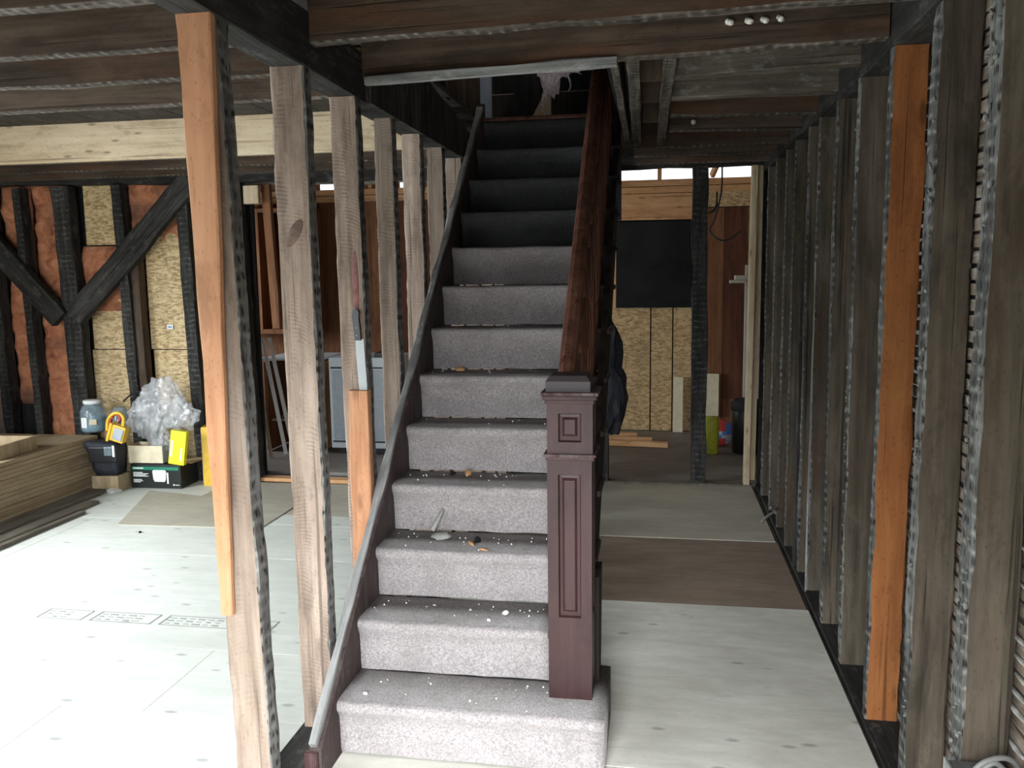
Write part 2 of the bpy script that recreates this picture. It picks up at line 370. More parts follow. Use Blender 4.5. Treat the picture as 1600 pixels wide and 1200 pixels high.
def prism(name, poly, axis, v0, v1, mat, parent=None, mats=None):
    """polygon (pairs in the plane across `axis`) extruded from v0 to v1"""
    cx = sum(p[0] for p in poly)/len(poly); cy = sum(p[1] for p in poly)/len(poly)
    def P(u, v, h):
        return {'x': (h, u, v), 'y': (u, h, v), 'z': (u, v, h)}[axis]
    o0 = Vector(P(cx, cy, (v0+v1)/2)); bm = bmesh.new()
    A = [bm.verts.new(Vector(P(u, v, v0))-o0) for u, v in poly]; B = [bm.verts.new(Vector(P(u, v, v1))-o0) for u, v in poly]
    bm.faces.new(A); bm.faces.new(list(reversed(B)))
    for i in range(len(poly)): j = (i+1) % len(poly); bm.faces.new((A[i], B[i], B[j], A[j]))
    return mesh_obj(name, bm, mat, parent, Matrix.Translation(o0))
def rough_panel(name, x0, x1, z0, z1, y, mat, parent, amp=.02, n=14, edge=.0):
    """vertical sheet facing -Y with lumpy relief and thickness"""
    bm = bmesh.new(); sd = random.random()*50; nx = max(4, int((x1-x0)*n*1.6)); nz = max(6, int((z1-z0)*n)); G = []
    cx, cz = (x0+x1)/2, (z0+z1)/2
    for j in range(nz+1):
        row = []
        for i in range(nx+1):
            x = x0+(x1-x0)*i/nx; z = z0+(z1-z0)*j/nz
            d = noise.fractal(Vector((x*6+sd, z*9, sd)), .8, 2.2, 4)*amp
            e = edge*noise.noise(Vector((x*7, z*7+sd, 3))) if j in (0, nz) else 0
            row.append(bm.verts.new((x-cx, -d, z-cz+e)))
        G.append(row)
    for j in range(nz):
        for i in range(nx): bm.faces.new((G[j][i], G[j][i+1], G[j+1][i+1], G[j+1][i]))
    r = bmesh.ops.extrude_face_region(bm, geom=bm.faces[:])
    for v in [g for g in r['geom'] if isinstance(g, bmesh.types.BMVert)]: v.co.y = .05
    return mesh_obj(name, bm, mat, parent, Matrix.Translation((cx, y, cz)), True)
def root(name, loc, kind='structure', **k):
    o = empty(name, loc); o['kind'] = kind; return o

# ================================================================== FLOOR
fl = span('floor', -6.5, 1.6, -1.2, 9.6, -.20, -.03, M['ply_grey']); fl['kind'] = 'structure'
def sheet(x0, x1, y0, y1, mat, dz=0, g=.003, rz=0):
    return box('plywood_sheet', ((x0+x1)/2, (y0+y1)/2, -.014+dz), (x1-x0-g, y1-y0-g, .028), mat, fl, rz, .0015)
# hall run, right edge cut short of the right wall
sheet(-.34, .738, -1.1, 2.72, M['ply']); sheet(-.34, .74, 2.72, 4.215, M['ply'])
sheet(-1.12, -.34, -1.1, 4.215, M['ply'])
sheet(-1.12, .735, 4.215, 5.30, M['ply_brown'], -.002); sheet(-1.12, .73, 5.305, 6.70, M['ply_tan'], 0, .01)
# left room, staggered
for x0, x1, y0, y1, m in ((-2.30, -1.16, -1.1, 1.6, 'ply_left'), (-2.30, -1.16, 1.6, 2.83, 'ply_left'), (-4.74, -2.30, -1.1, .4, 'ply_left'), (-4.74, -2.30, .4, 1.62, 'ply_left'), (-4.74, -2.30, 1.62, 2.83, 'ply_left'),
                          (-3.9, -1.95, 2.83, 3.38, 'ply_left'), (-1.95, -1.16, 2.83, 3.38, 'ply_left'), (-5.6, -3.9, 2.83, 4.05, 'ply_left'), (-3.9, -1.16, 3.38, 4.60, 'ply_left'), (-5.6, -3.9, 4.05, 5.27, 'ply_left'),
                          (-3.9, -1.5, 4.60, 5.27, 'ply_left'), (-3.45, -1.5, 5.27, 5.5, 'ply_left'), (-1.5, -1.16, 4.60, 5.5, 'ply_brown'), (-5.6, -3.45, 5.27, 6.40, 'ply_left'), (-3.45, -1.16, 5.5, 6.40, 'ply_tan'), (-5.6, -4.74, -1.1, 2.83, 'ply_left')):
    sheet(x0, x1, y0, y1, M[m])
prism('plywood_sheet', [(-3.62, 5.12), (-2.6, 5.16), (-2.6, 5.7), (-3.95, 6.02)], 'z', .001, .006, M['ply_tan'], fl)
sheet(-5.5, 1.0, 6.80, 9.05, M['ply_grey'], .0)
# grade stamp printed on one sheet
bm = bmesh.new()
def bar(x, y, w_, h_): bm_box(bm, (x, y, 0), (w_, h_, .001))
X0 = -3.04
for bw in (.26, .34, .40, .16):
    for yy in (-.055, .055): bar(X0+bw/2, yy, bw-.02, .006)
    for xx in (.01, bw-.01): bar(X0+xx, 0, .006, .11)
    for k in range(3):
        for q in range(int(bw/.055)-1): bar(X0+.04+q*.05, -.032+k*.03, random.uniform(.02, .042), .012 if (k+q) % 2 else .006)
    X0 += bw+.03
st = mesh_obj('ink_stamp', bm, M['ink'], fl, Matrix.Translation((0, 3.66, .0012)) @ Matrix.Rotation(.0, 4, 'Z'))
st['label'] = 'faint grey grade stamp printed on the pale plywood'
# threshold at the hall end and the kitchen edge
th = span('trim_1', -1.1, .72, 6.69, 6.80, -.01, .016, M['floorboard']); th['kind'] = 'structure'
th2 = board('trim_2', (-3.9, 6.50, .012), (-1.2, 6.46, .012), .10, .03, (0, 1, 0), M['pine_warm'], jit=.006); th2['kind'] = 'structure'

# ================================================================== CEILING
ce = root('ceiling', (0, 3, 2.43))
for i in range(16):   # deck boards of the floor above, running front to back, left of the stairwell
    x0 = -5.7+i*.285
    span('deck_board', x0+.003, x0+.282, -1.2, 6.9, 2.635, 2.66, M['deck'], ce)
for i in range(4):
    x0 = -1.14+i*.29
    span('deck_board', x0+.003, x0+.287, -1.2, 3.36, 2.635, 2.66, M['deck'], ce)
for i in range(4):
    x0 = -.16+i*.26
    span('deck_board', x0+.003, x0+.257, 3.36 if i < 1 else -1.2, 6.9, 2.635, 2.66, M['deck'], ce)
span('deck_board', -.02, .1, -1.2, 3.36, 2.635, 2.66, M['deck'], ce)
def joist(x0, x1, y0, y1, zb0, zb1, h=.2, t=.055, mat='joist', side='joist_side', **k):
    return board('joist', (x0, y0, zb0+h/2), (x1, y1, zb1+h/2), h, t, (0, 0, 1), M[mat], ce, M[side], '-w', seg=16, jit=.006, **k)
# hall joists (between the two wall beams)
joist(-1.15, .76, 1.86, 1.84, 2.425, 2.43); joist(-1.15, .76, 2.32, 2.30, 2.425, 2.43)
joist(-1.15, .76, 2.83, 2.75, 2.425, 2.432)
j = joist(-1.15, .76, 3.36, 3.20, 2.425, 2.428, t=.06); j['label'] = 'brown header joist across the front of the stairwell'
board('wood_strip', (-1.13, 3.30, 2.60), (-.62, 3.27, 2.615), .03, .02, (0, 0, 1), M['panel_brown'], ce)
strip = board('lath_strip', (-1.13, 3.305, 2.408), (-.155, 3.245, 2.416), .035, .03, (0, 0, 1), M['stringer_top'], ce, jit=.003, label='pale plaster edged lath strip under the header joist')
# short joists right of the trimmers
joist(.05, .76, 3.66, 3.63, 2.435, 2.445, mat='log', side='log', h=.17, t=.075)
joist(.05, .76, 4.06, 4.05, 2.43, 2.425, mat='log', side='log', h=.19, t=.08)
joist(.05, .76, 4.50, 4.53, 2.43, 2.42); joist(.05, .76, 4.96, 5.0, 2.43, 2.42); joist(-.17, .76, 5.48, 5.5, 2.42, 2.42, t=.08)
joist(-.17, .76, 5.95, 5.97, 2.43, 2.43); joist(-.17, .76, 6.38, 6.4, 2.43, 2.43)
# trimmers along the right edge of the stairwell
for xa, xb, tt in ((-.172, -.19, .03), (-.10, -.135, .05), (.035, .005, .05)):
    board('trimmer_joist', (xa, 3.30, 2.53), (xb, 5.46, 2.53), .2, tt, (0, 0, 1), M['joist'], ce, M['joist_side'], '-w', seg=14, jit=.006)
for yy, dz in ((3.72, 0), (4.28, .02), (4.72, 0)): span('blocking', -.09, .02, yy, yy+.05, 2.45+dz, 2.60, M['joist'], ce)
# left room joists
for y0, y1 in ((-.4, -.4), (.05, .05), (.5, .5), (.95, .95), (1.4, 1.4), (1.86, 1.86), (2.36, 2.32), (2.83, 2.80), (3.24, 3.22), (3.68, 3.66)):
    joist(-5.6, -1.26, y0, y1, 2.43, 2.43)
for y0 in (5.45, 5.9, 6.3): joist(-5.6, -1.26, y0, y0, 2.46, 2.46)
b_ = board('engineered_beam', (-5.6, 5.02, 2.56), (-1.26, 5.02, 2.556), .31, .045, (0, 0, 1), M['pine'], ce, seg=4, jit=.001, label='new cream pine beam spanning the left room')

# ================================================================== LEFT PARTITION
wl = root('wall_left', (-1.2, 4, 0))
tp = board('top_plate', (-1.205, -1.1, 2.43), (-1.205, 6.7, 2.43), .18, .11, (0, 0, 1), M['stud_dark'], wl, seg=24, jit=.006)
# each stud: front y, X at top and at the floor of its stair-side corner, width
LS = [(2.215, -1.165, -1.115, .112, 'stud_plain'), (2.74, -1.150, -1.135, .118, 'stud'), (3.235, -1.150, -1.125, .108, 'stud'), (3.69, -1.150, -1.14, .085, 'stud_plain'),
      (4.14, -1.150, -1.135, .095, 'stud'), (4.58, -1.150, -1.14, .09, 'stud_plain'), (5.03, -1.150, -1.15, .10, 'stud_plain'), (5.5, -1.15, -1.15, .1, 'stud_plain'), (5.95, -1.15, -1.15, .1, 'stud_plain'), (6.4, -1.15, -1.15, .1, 'stud_plain')]
for y, xt, xb, w_, m in LS:
    board('stud', (xb-w_/2, y+.035, -.01), (xt-w_/2, y+.035, 2.342), w_, .065, (1, 0, 0), M[m], wl, M['stud_side'], '+w', seg=64, jit=.003, nick=.004)
# dark second studs standing just behind some of them
for y, x, w_ in ((3.50, -1.27, .07), (4.36, -1.27, .05)):
    board('stud', (x, y, 0), (x, y, 2.342), w_, .05, (1, 0, 0), M['stud_dark'], wl, M['stud_side'], '+w', seg=12)
o = board('nailed_board', (-1.219, 2.196, .69), (-1.207, 2.180, 2.345), .034, .022, (1, 0, 0), M['orange'], wl, seg=18, jit=.004, w2=.098, t2=.03, label='tapering orange softwood board nailed to the nearest left stud')
board('nailed_board', (-1.170, 3.212, .30), (-1.166, 3.212, 1.208), .082, .045, (1, 0, 0), M['orange'], wl, M['stud_side'], '', seg=10, label='short orange board nailed low on the third left stud')
bm = bmesh.new(); bmesh.ops.create_icosphere(bm, subdivisions=3, radius=1, matrix=Matrix.Rotation(.55, 4, 'Y') @ Matrix.Diagonal((.020, .0035, .052, 1)))
kt_ = mesh_obj('knot', bm, M['knot'], wl, Matrix.Translation((-1.205, 2.741, 1.80)), True); kt_['label'] = 'large oval brown knot in the second stud'
bm = bmesh.new(); bmesh.ops.create_icosphere(bm, subdivisions=3, radius=1, matrix=Matrix.Diagonal((.013, .0025, .14, 1)))
rs_ = mesh_obj('paint_smear', bm, M['redstain'], wl, Matrix.Translation((-1.176, 3.237, 1.62)), True); rs_['label'] = 'dull red paint smear above the knife'
prism('beam_face', [(3.36, 2.335), (5.30, 2.335), (5.36, 2.37), (5.31, 2.44), (5.27, 2.455), (5.19, 2.50), (5.03, 2.53), (4.86, 2.545), (4.72, 2.57), (4.5, 2.58), (4.27, 2.61), (4.1, 2.63), (3.36, 2.63)], 'x', -1.150, -1.128, M['stud_dark'], wl)
prism('plaster_remnant', [(5.17, 2.515), (5.22, 2.47), (5.24, 2.42), (5.29, 2.38), (5.33, 2.39), (5.31, 2.45), (5.26, 2.475), (5.20, 2.525)], 'x', -1.128, -1.118, M['plaster'], wl)
board('bottom_plate', (-1.205, 1.9, .02), (-1.205, 6.7, .02), .12, .045, (1, 0, 0), M['stud_dark'], wl, seg=8)
board('loose_board', (-1.29, 2.50, .013), (-1.225, 2.82, .013), .03, .02, (1, 0, 0), M['pine'], wl)

# ================================================================== RIGHT WALL
wr = root('wall_right', (.9, 4, 0))
board('top_plate', (.82, -1.1, 2.50), (.82, 6.75, 2.50), .21, .12, (0, 0, 1), M['stud_dark'], wr, seg=24, jit=.008)
board('bottom_plate', (.82, -1.1, -.01), (.82, 6.75, -.01), .13, .04, (1, 0, 0), M['stud_dark'], wr, seg=8)
RS = [(1.72, .775, .76, 'right_stud'), (2.20, .772, .764, 'right_stud'), (2.665, .772, .768, 'right_stud'), (3.145, .768, .762, 'orange_deep'), (3.60, .762, .762, 'right_stud'), (4.03, .762, .766, 'right_stud'),
      (4.46, .765, .772, 'right_stud'), (4.74, .762, .768, 'right_stud'), (5.2, .762, .762, 'right_stud'), (5.58, .77, .765, 'right_stud'), (5.98, .76, .765, 'right_stud'), (6.4, .76, .76, 'right_stud')]
for y, xt, xb, m in RS:
    tt = .085 if y < 2.3 else (.07 if y < 2.7 else .05)
    wd = .115 if y > 1.8 else .12
    s_ = board('stud', (xb+wd/2, y+tt/2, -.005), (xt+wd/2, y+tt/2, 2.395), wd, tt, (1, 0, 0), M[m], wr, M['right_side'], '-w', seg=64, jit=.004, nick=.004)
    if m == 'orange_deep': s_['label'] = 'deep orange stud in the right wall'
board('batten', (.762, 4.45, .0), (.762, 4.45, 1.7), .012, .008, (0, 1, 0), M['stringer_top'], wr)
board('batten', (.775, 4.86, .0), (.77, 4.86, 1.6), .05, .03, (0, 1, 0), M['stud_dark'], wr)
span('plaster_sheet', .905, .93, -1.1, 6.8, 0, 2.6, M['plaster'], wr)
nl = int(2.5/.046)
for i in range(nl):
    z = .03+i*.046
    board('lath', (.895, -1.0, z), (.895, 6.7, z+random.uniform(-.006, .006)), .034, .010, (0, 0, 1), M['lath'], wr, seg=6, jit=.003, ch=.001)
# lumps of plaster that squeezed through between the laths near the camera
bm = bmesh.new()
for i in range(0, 22):
    for q in range(2):
        y = random.uniform(1.9, 2.2); z = .03+(i+.5)*.046
        bmesh.ops.create_icosphere(bm, subdivisions=1, radius=1, matrix=Matrix.Translation((.885, y, z)) @ Matrix.Diagonal((.008, random.uniform(.03, .09), random.uniform(.005, .008), 1)))
pk = mesh_obj('plaster_keys', bm, M['plaster'], wr); pk['kind'] = 'stuff'
# splinters and plaster crumbs clinging to the near stud edge
bm = bmesh.new()
for y, xs in ((2.20, .766), (2.665, .770), (3.60, .762)):
    for i in range(46 if y < 2.4 else 26):
        z = random.uniform(.25, 2.38); s_ = random.uniform(.002, .006)
        bmesh.ops.create_icosphere(bm, subdivisions=1, radius=1, matrix=Matrix.Translation((xs-.002, y+random.uniform(.0, .07 if y < 2.4 else .04), z)) @ Matrix.Rotation(random.uniform(-.8, .8), 4, 'X') @ Matrix.Diagonal((.006, s_*1.2, s_*random.uniform(.8, 3), 1)))
pc = mesh_obj('plaster_crumbs', bm, M['crumb'], wr); pc['kind'] = 'stuff'

# ================================================================== HALL END FRAMING
wb = root('wall_back', (0, 6.75, 0))
board('header', (-1.2, 6.80, 2.55), (.9, 6.80, 2.55), .20, .10, (0, 0, 1), M['stud_dark'], wb, seg=10, jit=.008)
board('post', (.32, 6.78, .0), (.305, 6.78, 2.45), .115, .09, (1, 0, 0), M['stud_dark'], wb, M['dark_side'], '-t', seg=22, jit=.008, label='dark lath marked post standing in the hall end opening')
board('door_jamb', (.685, 6.74, 0), (.700, 6.74, 2.44), .045, .09, (1, 0, 0), M['pine'], wb, seg=6, jit=.001, label='new pine jamb, outer piece with the foot on the floor')
board('door_jamb', (.730, 6.76, .05), (.742, 6.76, 2.44), .038, .09, (1, 0, 0), M['pine'], wb, seg=6, jit=.001)
span('infill_board', -1.2, -.50, 6.76, 6.80, 0, 2.45, M['stud_dark'], wb)  # unseen board added to keep kitchen light from leaking through
board('post', (-.43, 6.75, 0), (-.40, 6.75, 2.45), .09, .08, (1, 0, 0), M['stud_dark'], wb, seg=12)
span('infill_board', .77, 1.0, 6.76, 6.80, 0, 2.6, M['stud_dark'], wb)

# ================================================================== KITCHEN
wf = root('wall_far', (0, 9.1, 0))
board('beam', (-5.6, 9.10, 2.575), (1.0, 9.10, 2.575), .065, .06, (0, 0, 1), M['pine_warm'], wf, seg=3, jit=.001)
board('beam', (-5.6, 9.11, 2.505), (1.0, 9.11, 2.505), .065, .05, (0, 0, 1), M['pine_warm'], wf, seg=3, jit=.001)
board('beam', (-.60, 9.09, 2.34), (.42, 9.09, 2.335), .26, .05, (0, 0, 1), M['pine_warm'], wf, seg=3, jit=.001)
board('ledger', (-.60, 9.06, 2.215), (.42, 9.06, 2.21), .025, .04, (0, 0, 1), M['pine_warm'], wf, seg=3, jit=.001)
for x in (-5.2, -4.3, -3.1, -2.2, -1.3, -.55, .0, .47, .95):
    board('cripple', (x, 9.12, 2.60), (x, 9.12, 3.05), .045, .06, (1, 0, 0), M['pine_warm'], wf, seg=2)
board('rafter', (.52, 9.0, 2.62), (.66, 8.7, 2.95), .06, .04, (0, 0, 1), M['pine_warm'], wf, seg=2)
bp_ = span('window_board', -.44, .36, 9.05, 9.075, 1.30, 2.185, M['darkglass'], wf, .003, 'black sooty sheet covering the window at the hall end')
span('frame_strip', -.49, -.44, 9.05, 9.08, 1.30, 2.19, M['pine_warm'], wf)
for x0, x1 in ((-.60, -.085), (-.072, .143), (.156, .42)): span('osb_sheet', x0, x1, 9.08, 9.10, .0, 1.30, M['osb_dim'], wf)
span('backing', -5.6, 1.0, 9.14, 9.16, -.02, 2.60, M['char'], wf)
span('osb_sheet', .42, .57, 9.09, 9.11, 2.32, 2.48, M['osb_dim'], wf); span('osb_sheet', .585, .98, 9.09, 9.11, 2.32, 2.48, M['osb_dim'], wf)
span('wall_panel', .42, .655, 9.08, 9.10, .0, 2.31, M['panel_brown'], wf); span('wall_panel', .66, .88, 9.06, 9.08, .35, 2.31, M['panel_red'], wf)
span('wall_panel', .885, .99, 9.08, 9.10, 0, 2.31, M['osb_dim'], wf); span('wall_panel', .66, .88, 9.08, 9.10, .0, .35, M['panel_brown'], wf)
for x0, x1, m in ((-5.6, -5.0, 'panel_brown'), (-4.99, -4.5, 'panel_red'), (-4.49, -4.1, 'panel_brown'), (-4.09, -3.7, 'panel_red'), (-3.69, -3.3, 'panel_brown'), (-3.29, -2.9, 'panel_brown'), (-2.89, -2.45, 'panel_red'), (-2.44, -1.9, 'panel_brown'), (-1.89, -1.2, 'panel_red'), (-1.19, -.61, 'osb_dim')):
    span('wall_panel', x0, x1, 9.08, 9.10, 0, 2.47, M[m], wf)
for x0, x1 in ((-5.6, -3.68), (-3.43, -2.77), (-2.68, -.66)): span('infill_board', x0, x1, 9.10, 9.12, 2.60, 3.04, M['panel_brown'], wf)
rf = root('ceiling_kitchen', (0, 8, 3))
for i in range(10): span('roof_board', -5.8+i*.72, -5.8+i*.72+.715, 6.86, 9.4, 3.04, 3.07, M['plain_wall'], rf)
for i in range(8): board('rafter', (-5.4+i*.9, 6.9, 2.98), (-5.4+i*.9, 9.3, 2.98), .1, .045, (0, 0, 1), M['pine_warm'], rf, seg=2)
wk = root('wall_right_kitchen', (1.0, 8, 0))
span('wall_board', 1.0, 1.05, 6.8, 9.2, 0, 3.05, M['plain_wall'], wk)
wkl = root('wall_left_kitchen', (-5.7, 8, 0)); [span('wall_board', -5.75, -5.7, a_, b_, c_, d_, M['plain_wall'], wkl) for a_, b_, c_, d_ in ((6.6, 7.2, 0, 3.05), (8.2, 9.2, 0, 3.05), (7.2, 8.2, 0, 1.0), (7.2, 8.2, 2.2, 3.05))]  # middle opening added for the kitchen side lamp
# upper infill between the kitchen roof and the floor deck
span('wall_board', -5.7, 1.0, 6.84, 6.88, 2.655, 3.06, M['deck'], rf)
# window casing on the kitchen's right side
win = root('window_1', (.8, 8.4, 0))
span('casing', .80, .835, 8.30, 8.36, .45, 1.72, M['cream'], win); span('casing', .80, .99, 8.28, 8.32, 1.62, 1.66, M['cream'], win)
span('sill', .70, .86, 8.20, 8.34, 1.585, 1.625, M['cream'], win); span('sill', .655, .80, 8.22, 8.32, 1.555, 1.582, M['cream'], win)

# ================================================================== REAR WALL OF THE LEFT ROOM
wrl = root('wall_back_left', (-4.4, 6.5, 0))
board('top_plate', (-5.6, 6.48, 2.57), (-1.2, 6.48, 2.50), .075, .13, (0, 0, 1), M['floorboard'], wrl, seg=14, jit=.008)
board('top_plate', (-5.6, 6.50, 2.49), (-1.2, 6.50, 2.42), .085, .12, (0, 0, 1), M['stud_dark'], wrl, seg=14, jit=.012)
board('header', (-3.3, 6.55, 2.45), (-1.2, 6.55, 2.42), .10, .08, (0, 0, 1), M['log'], wrl, seg=10, jit=.012)
for x, wd, m in ((-6.0, .08, 'stud_dark'), (-5.50, .09, 'stud_dark'), (-5.20, .07, 'stud_dark'), (-4.80, .15, 'stud_dark'), (-4.29, .085, 'stud_dark'), (-3.73, .10, 'stud_dark'), (-3.28, .10, 'stud_dark')):
    board('stud', (x+.02, 6.46, 0), (x-.04, 6.46, 2.42), wd, .11, (1, 0, 0), M[m], wrl, M['dark_side'], '-t', seg=20, jit=.008)
board('stud', (-4.205, 6.48, .0), (-4.235, 6.48, 1.9), .07, .09, (1, 0, 0), M['joist'], wrl, seg=10)
board('diagonal_brace', (-4.90, 6.39, 1.34), (-5.95, 6.40, 2.50), .17, .07, (1, 0, 1), M['stud_dark'], wrl, seg=14, jit=.01)
board('diagonal_brace', (-4.76, 6.39, 1.36), (-3.66, 6.40, 2.44), .18, .07, (1, 0, -1), M['stud_dark'], wrl, seg=14, jit=.01)
Yp = 6.535
for x0, x1, z0, z1, m in ((-6.1, -5.53, .0, 2.45, 'foam'), (-5.47, -5.22, .6, 2.45, 'foam'), (-5.18, -4.85, .0, 2.45, 'foam'), (-4.76, -4.22, 1.40, 1.94, 'foam'), (-4.30, -3.76, 1.96, 2.45, 'foam')):
    rough_panel('foam_infill', x0, x1, z0, z1, Yp, M[m], wrl, .03, 20)
span('charred_patch', -5.47, -5.22, Yp, Yp+.03, .0, .6, M['char'], wrl)
for x0, x1, z0, z1 in ((-4.72, -4.32, 1.95, 2.44), (-4.72, -4.33, 1.08, 1.5), (-4.74, -4.33, .0, 1.072), (-4.19, -3.77, 1.08, 2.1), (-4.17, -3.77, .0, 1.072), (-3.70, -3.3, 0, 2.44)):
    span('osb_sheet', x0, x1, Yp+.01, Yp+.022, z0, z1, M['osb'], wrl)
span('backing', -6.3, -3.24, Yp+.05, Yp+.08, 0, 2.6, M['char'], wrl)
stk_ = span('sticker', -4.03, -3.975, Yp-.003, Yp+.004, 1.245, 1.285, M['paper'], wrl); stk_['label'] = 'small white sticker with blue print on the strand board'
span('sticker_print', -4.02, -3.985, Yp-.0045, Yp-.003, 1.258, 1.270, M['ballblue'], stk_)
# printed lettering lines, too blurred to read, down two strand-board sheets
def print_lines(x0, x1, z0, z1, n):
    bm = bmesh.new(); rng = random.Random(int(abs(x0)*100))
    for i in range(n):
        z = z1-(z1-z0)*i/n; x = x0
        while x < x1-.02:
            l = rng.uniform(.012, .035); bm_box(bm, (x+l/2, Yp+.008, z), (l, .001, .007)); x += l+.01
    o = mesh_obj('printed_lettering', bm, M['ink'], wrl); o['kind'] = 'stuff'
print_lines(-4.45, -4.34, 2.02, 2.42, 20); print_lines(-4.45, -4.345, 1.10, 1.42, 15)
cb = board('block', (-3.17, 6.44, 2.24), (-3.17, 6.44, 2.38), .125, .05, (1, 0, 0), M['pine'], wrl, seg=2, jit=.002, label='cream pine block hanging under the header')
board('cripple', (-3.06, 6.55, 1.25), (-3.10, 6.55, 2.40), .07, .05, (1, 0, 0), M['panel_brown'], wrl, seg=4)
# outer shell
wo = root('wall_outer_left', (-5.68, 3, 0))
for y0, y1, z0, z1 in ((-.5, 2.2, 0, 2.65), (4.0, 6.7, 0, 2.65), (2.2, 4.0, 0, .7), (2.2, 4.0, 2.2, 2.65)): span('wall_board', -5.71, -5.65, y0, y1, z0, z1, M['plain_wall'], wo)
wfr = root('wall_front', (-2, -.5, 0))
for x0, x1, z0, z1 in ((-5.7, -4.5, 0, 2.65), (-1.9, -.85, 0, 2.65), (.25, 1.0, 0, 2.65), (-4.5, -1.9, 0, .6), (-4.5, -1.9, 2.3, 2.65), (-.85, .25, 1.95, 2.65)): span('wall_board', x0, x1, -.52, -.46, z0, z1, M['plain_wall'], wfr)

# ================================================================== UPPER STOREY seen through the stairwell
us = root('wall_upper', (-.6, 7, 2.6))
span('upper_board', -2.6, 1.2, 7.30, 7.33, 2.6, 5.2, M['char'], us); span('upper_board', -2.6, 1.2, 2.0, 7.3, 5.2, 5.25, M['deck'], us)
span('upper_board', -2.62, -2.6, 2.0, 7.3, 2.66, 5.2, M['deck'], us); span('upper_board', 1.2, 1.23, 2.0, 7.3, 2.66, 5.2, M['deck'], us)
span('upper_board', -2.6, 1.2, 1.97, 2.0, 2.66, 5.2, M['deck'], us)
for y in (4.35, 4.8, 5.25, 5.7): board('stud', (-1.22, y, 2.63), (-1.22, y, 5.1), .1, .05, (1, 0, 0), M['joist'], us, seg=6)
span('upper_board', -1.18, -.0, 5.42, 7.31, 2.58, 2.60, M['deck'], us)
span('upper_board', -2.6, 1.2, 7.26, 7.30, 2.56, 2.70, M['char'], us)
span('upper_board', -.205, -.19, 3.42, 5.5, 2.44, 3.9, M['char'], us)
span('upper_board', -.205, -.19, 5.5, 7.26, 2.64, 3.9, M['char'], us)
pp = board('painted_post', (-1.30, 6.5, 2.6), (-1.30, 6.5, 4.8), .115, .05, (1, 0, 0), M['sky_blue_paint'], us, seg=4, jit=.002, label='pale blue painted post above the stair top')
prism('lit_wall_patch', [(-1.02, 2.78), (-.80, 2.78), (-.80, 3.2), (-.84, 3.2)], 'y', 6.52, 6.55, M['pine'], us)  # pale panel painted in for window-lit wall below the diagonal
prism('diagonal_board', [(-1.25, 2.6), (-1.06, 2.6), (-.76, 3.15), (-.76, 3.6)], 'y', 6.44, 6.47, M['char'], us)

# ================================================================== STAIRCASE
XL, XR, Y0, RUN, RISE = -1.084, -.392, 2.6336, .2282, .2
ST = tag(empty('staircase', (-.74, 2.63, 0)), 'straight wooden staircase with mauve grey carpet rising between the stud walls', 'staircase')
def step_mesh(k, x0, x1, depth, riser_from, mats, parent):
    """one carpeted step: rounded nosing, slightly hollow riser below, tread behind"""
    y = Y0+RUN*(k-1); z = RISE*k; zb = riser_from
    prof = [(.030, zb+.006), (.027, zb+.03), (.026, z-.10), (.020, z-.055), (.007, z-.040), (.001, z-.026), (.0, z-.016), (.004, z-.006), (.013, z-.001), (.028, z+.001), (.10, z), (depth, z)]
    nx = max(6, int((x1-x0)*22)); bm = bmesh.new(); G = []
    cx = (x0+x1)/2
    for i in range(nx+1):
        x = x0+(x1-x0)*i/nx; r = []
        for j, (dy, dz) in enumerate(prof):
            n_ = noise.noise(Vector((x*9, j*.8, k*3.3)))*.0035
            ex = 0
            if i in (0, nx): ex = (-1 if i == 0 else 1)*(-.004)
            r.append(bm.verts.new((x-cx, dy+n_*(j < 10), dz-z+n_+(ex if j > 3 else 0))))
        G.append(r)
    for i in range(nx):
        for j in range(len(prof)-1):
            f = bm.faces.new((G[i][j], G[i+1][j], G[i+1][j+1], G[i][j+1])); f.material_index = 1 if j >= 9 else 0
    # back and underside so that it is a solid
    for i in (0, nx):
        r = G[i]; b1 = bm.verts.new((r[-1].co.x, r[-1].co.y, r[0].co.z))
        f = bm.faces.new(r+[b1] if i == 0 else list(reversed(r+[b1])))
        G[i] = r+[b1]
    bm.faces.new([G[i][-1] for i in (0, nx)]+[G[nx][-2]]+[G[i][-1] for i in range(nx-1, 0, -1)]+[G[0][-2]]) if nx else None
    o = mesh_obj('carpeted_step', bm, mats, parent, Matrix.Translation((cx, y, z)), True)
    return o
for k in range(1, 13):
    m = (M['carpet'], M['carpet_tread']) if k < 10 else (M['carpet_dark'], M['carpet_dark'])  # upper steps use a much darker, cooler copy of the carpet
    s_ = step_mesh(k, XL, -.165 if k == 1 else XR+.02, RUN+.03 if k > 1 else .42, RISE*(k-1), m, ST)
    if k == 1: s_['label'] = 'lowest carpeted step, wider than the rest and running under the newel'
    if k >= 10: s_['label'] = 'dark carpeted step near the stair top'
step_mesh(13, XL, XR+.02, .05, RISE*12, (M['carpet_dark'], M['carpet_dark']), ST)
span('landing_nosing', XL, -.36, Y0+RUN*12-.022, Y0+RUN*12+.10, 2.597, 2.622, M['mahogany_worn'], ST, .008)
# bare tread ends and nosing returns on the open side
for k in range(2, 13):
    y = Y0+RUN*(k-1); z = RISE*k
    bm = bmesh.new(); bm_box(bm, (0, 0, 0), (.16, RUN+.03, .028), 0, 0, .011)
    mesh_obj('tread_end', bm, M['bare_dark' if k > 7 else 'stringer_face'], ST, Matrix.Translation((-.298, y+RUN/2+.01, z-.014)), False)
    if k > 1: span('riser_end', -.375, -.245, y+.03, y+.045, z-RISE, z-.028, M['bare_dark'], ST)
